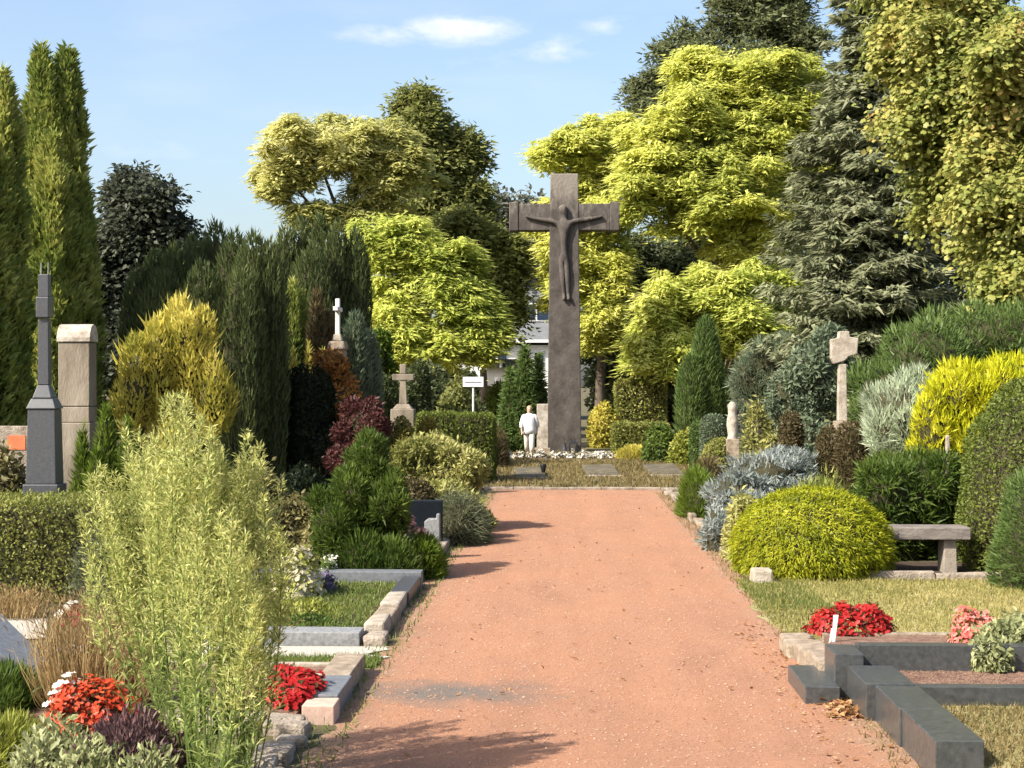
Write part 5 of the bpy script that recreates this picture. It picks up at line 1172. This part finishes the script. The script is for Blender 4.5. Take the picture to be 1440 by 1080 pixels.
# ------------------------------------------------------------------ the walker
PD = 49.6; pp = gnd(744.5, PD)
pe = thing('person', 'person in white shirt and pale trousers walking left of the crucifix', 'person', (pp[0], pp[1], .02))
J = {'pelvis': (0, 0, .86, .13, .10), 'waist': (0, .005, 1.0, .12, .09), 'chest': (0, .01, 1.19, .15, .10), 'neck': (0, 0, 1.345, .05, .05), 'jaw': (0, -.03, 1.41, .060, .07), 'brow': (0, -.02, 1.48, .070, .085), 'crown': (0, 0, 1.545, .05, .06)}
for s, q in ((-1, 'l'), (1, 'r')):
    st = s * .13                                       # walking: one leg forward, the other arm forward
    J[q + 'sh'] = (s * .155, .01, 1.29, .055, .055); J[q + 'el'] = (s * .235, .02 + st * .25, 1.04, .042, .042); J[q + 'wr'] = (s * .245, -.05 + st * .9, .82, .028, .028); J[q + 'ha'] = (s * .24, -.08 + st * 1.0, .745, .032, .022)
    J[q + 'hip'] = (s * .075, 0, .82, .085, .085); J[q + 'kn'] = (s * .082, -.03 - st * .7, .47, .058, .060); J[q + 'an'] = (s * .08, .04 - st * 1.35, .085, .036, .040); J[q + 'to'] = (s * .095, -.09 - st * 1.35, .03, .038, .028)
    for fi, (fx, fl) in enumerate(((-.022, .075), (-.008, .09), (.007, .085), (.020, .07))): J[q + 'f%d' % fi] = (s * .24, -.10 + st + fx, .745 - fl, .009, .009)
    J[q + 'th'] = (s * .215, -.125 + st, .715, .010, .010)
BN = [('pelvis', 'waist'), ('waist', 'chest'), ('chest', 'neck'), ('neck', 'jaw'), ('jaw', 'brow'), ('brow', 'crown')]
for q in 'lr':
    BN += [('chest', q + 'sh'), (q + 'sh', q + 'el'), (q + 'el', q + 'wr'), (q + 'wr', q + 'ha'), ('pelvis', q + 'hip'), (q + 'hip', q + 'kn'), (q + 'kn', q + 'an'), (q + 'an', q + 'to'), (q + 'ha', q + 'th')] + [(q + 'ha', q + 'f%d' % i) for i in range(4)]
skin_body('body', J, BN, M['skin'], pe, None)
def rings(name, rows, mat, k=16):
    """cloth around the body; rows: centre x, y, z and half widths"""
    V, F = [], []
    for (x, y, z, a, b) in rows:
        for i in range(k):
            th = 2 * math.pi * i / k; w = 1 + .05 * math.sin(th * 5 + z * 9)
            V.append((x + a * w * math.cos(th), y + b * w * math.sin(th), z))
    for r_ in range(len(rows) - 1):
        for i in range(k): F.append((r_ * k + i, r_ * k + (i + 1) % k, (r_ + 1) * k + (i + 1) % k, (r_ + 1) * k + i))
    me = bpy.data.meshes.new(name); me.from_pydata(V, [], F); me.update(); me.materials.append(mat)
    me.polygons.foreach_set("use_smooth", [True] * len(F)); TRIS[0] += 2 * len(F)
    o = link(name, me, pe); s = o.modifiers.new("solid", 'SOLIDIFY'); s.thickness = .006
    return o
sh = rings('shirt', [(0, .0, .70, .225, .17), (0, .0, .85, .215, .16), (0, .0, 1.0, .195, .145), (0, .0, 1.18, .20, .145), (0, .005, 1.27, .185, .125), (0, .005, 1.325, .12, .085), (0, 0, 1.36, .065, .065)], M['white_cloth'])
for s in (-1, 1):
    st = s * .13
    o = rings('sleeve', [(s * .255, -.02 + st * .7, .90, .058, .062), (s * .245, .02 + st * .25, 1.04, .066, .068), (s * .21, .015, 1.16, .072, .074), (s * .165, .01, 1.29, .07, .075), (s * .13, .01, 1.325, .04, .06)], M['white_cloth'])
    o.parent = sh
    rings('trouser_leg', [(s * .08, .04 - st * 1.3, .12, .075, .085), (s * .082, .0 - st * 1.0, .30, .078, .088), (s * .082, -.025 - st * .7, .47, .085, .092), (s * .078, -.01 - st * .3, .68, .105, .11), (s * .07, 0, .88, .112, .12)], M['cream_cloth'])
    x, y = s * .09, -.02 - st * 1.35
    V, F = tube_np([(x, y + .10, .045), (x, y + .05, .06), (x, y - .03, .055), (x + s * .01, y - .12, .04), (x + s * .012, y - .155, .035)], [.03, .05, .05, .042, .015], 8)
    me = bpy.data.meshes.new('shoe'); me.from_pydata([tuple(v) for v in V], [], F); me.update(); me.materials.append(M['shoe']); link('shoe', me, pe)
V, F = core_np([(np.array((0, .022, 1.515)), np.array((.088, .098, .085))), (np.array((0, .055, 1.45)), np.array((.085, .062, .10)))], 1.0, 14, 9, .05, 3, 2)
np_obj('hair', V + np.array(pe.location), F, M['hair'], pe, smooth=True)
for s in (-1, 1):
    V, F = core_np([(np.array((s * .027, -.098, 1.468)), np.array((.013, .008, .009)))], 1.0, 8, 6, 0)
    np_obj('eye', V + np.array(pe.location), F, M['black_metal'], pe, smooth=True)
V, F = core_np([(np.array((0, -.110, 1.44)), np.array((.012, .018, .022)))], 1.0, 8, 6, 0)
np_obj('nose', V + np.array(pe.location), F, M['skin'], pe, smooth=True)
print("TRIANGLES", TRIS[0], "OBJECTS", len(bpy.data.objects))
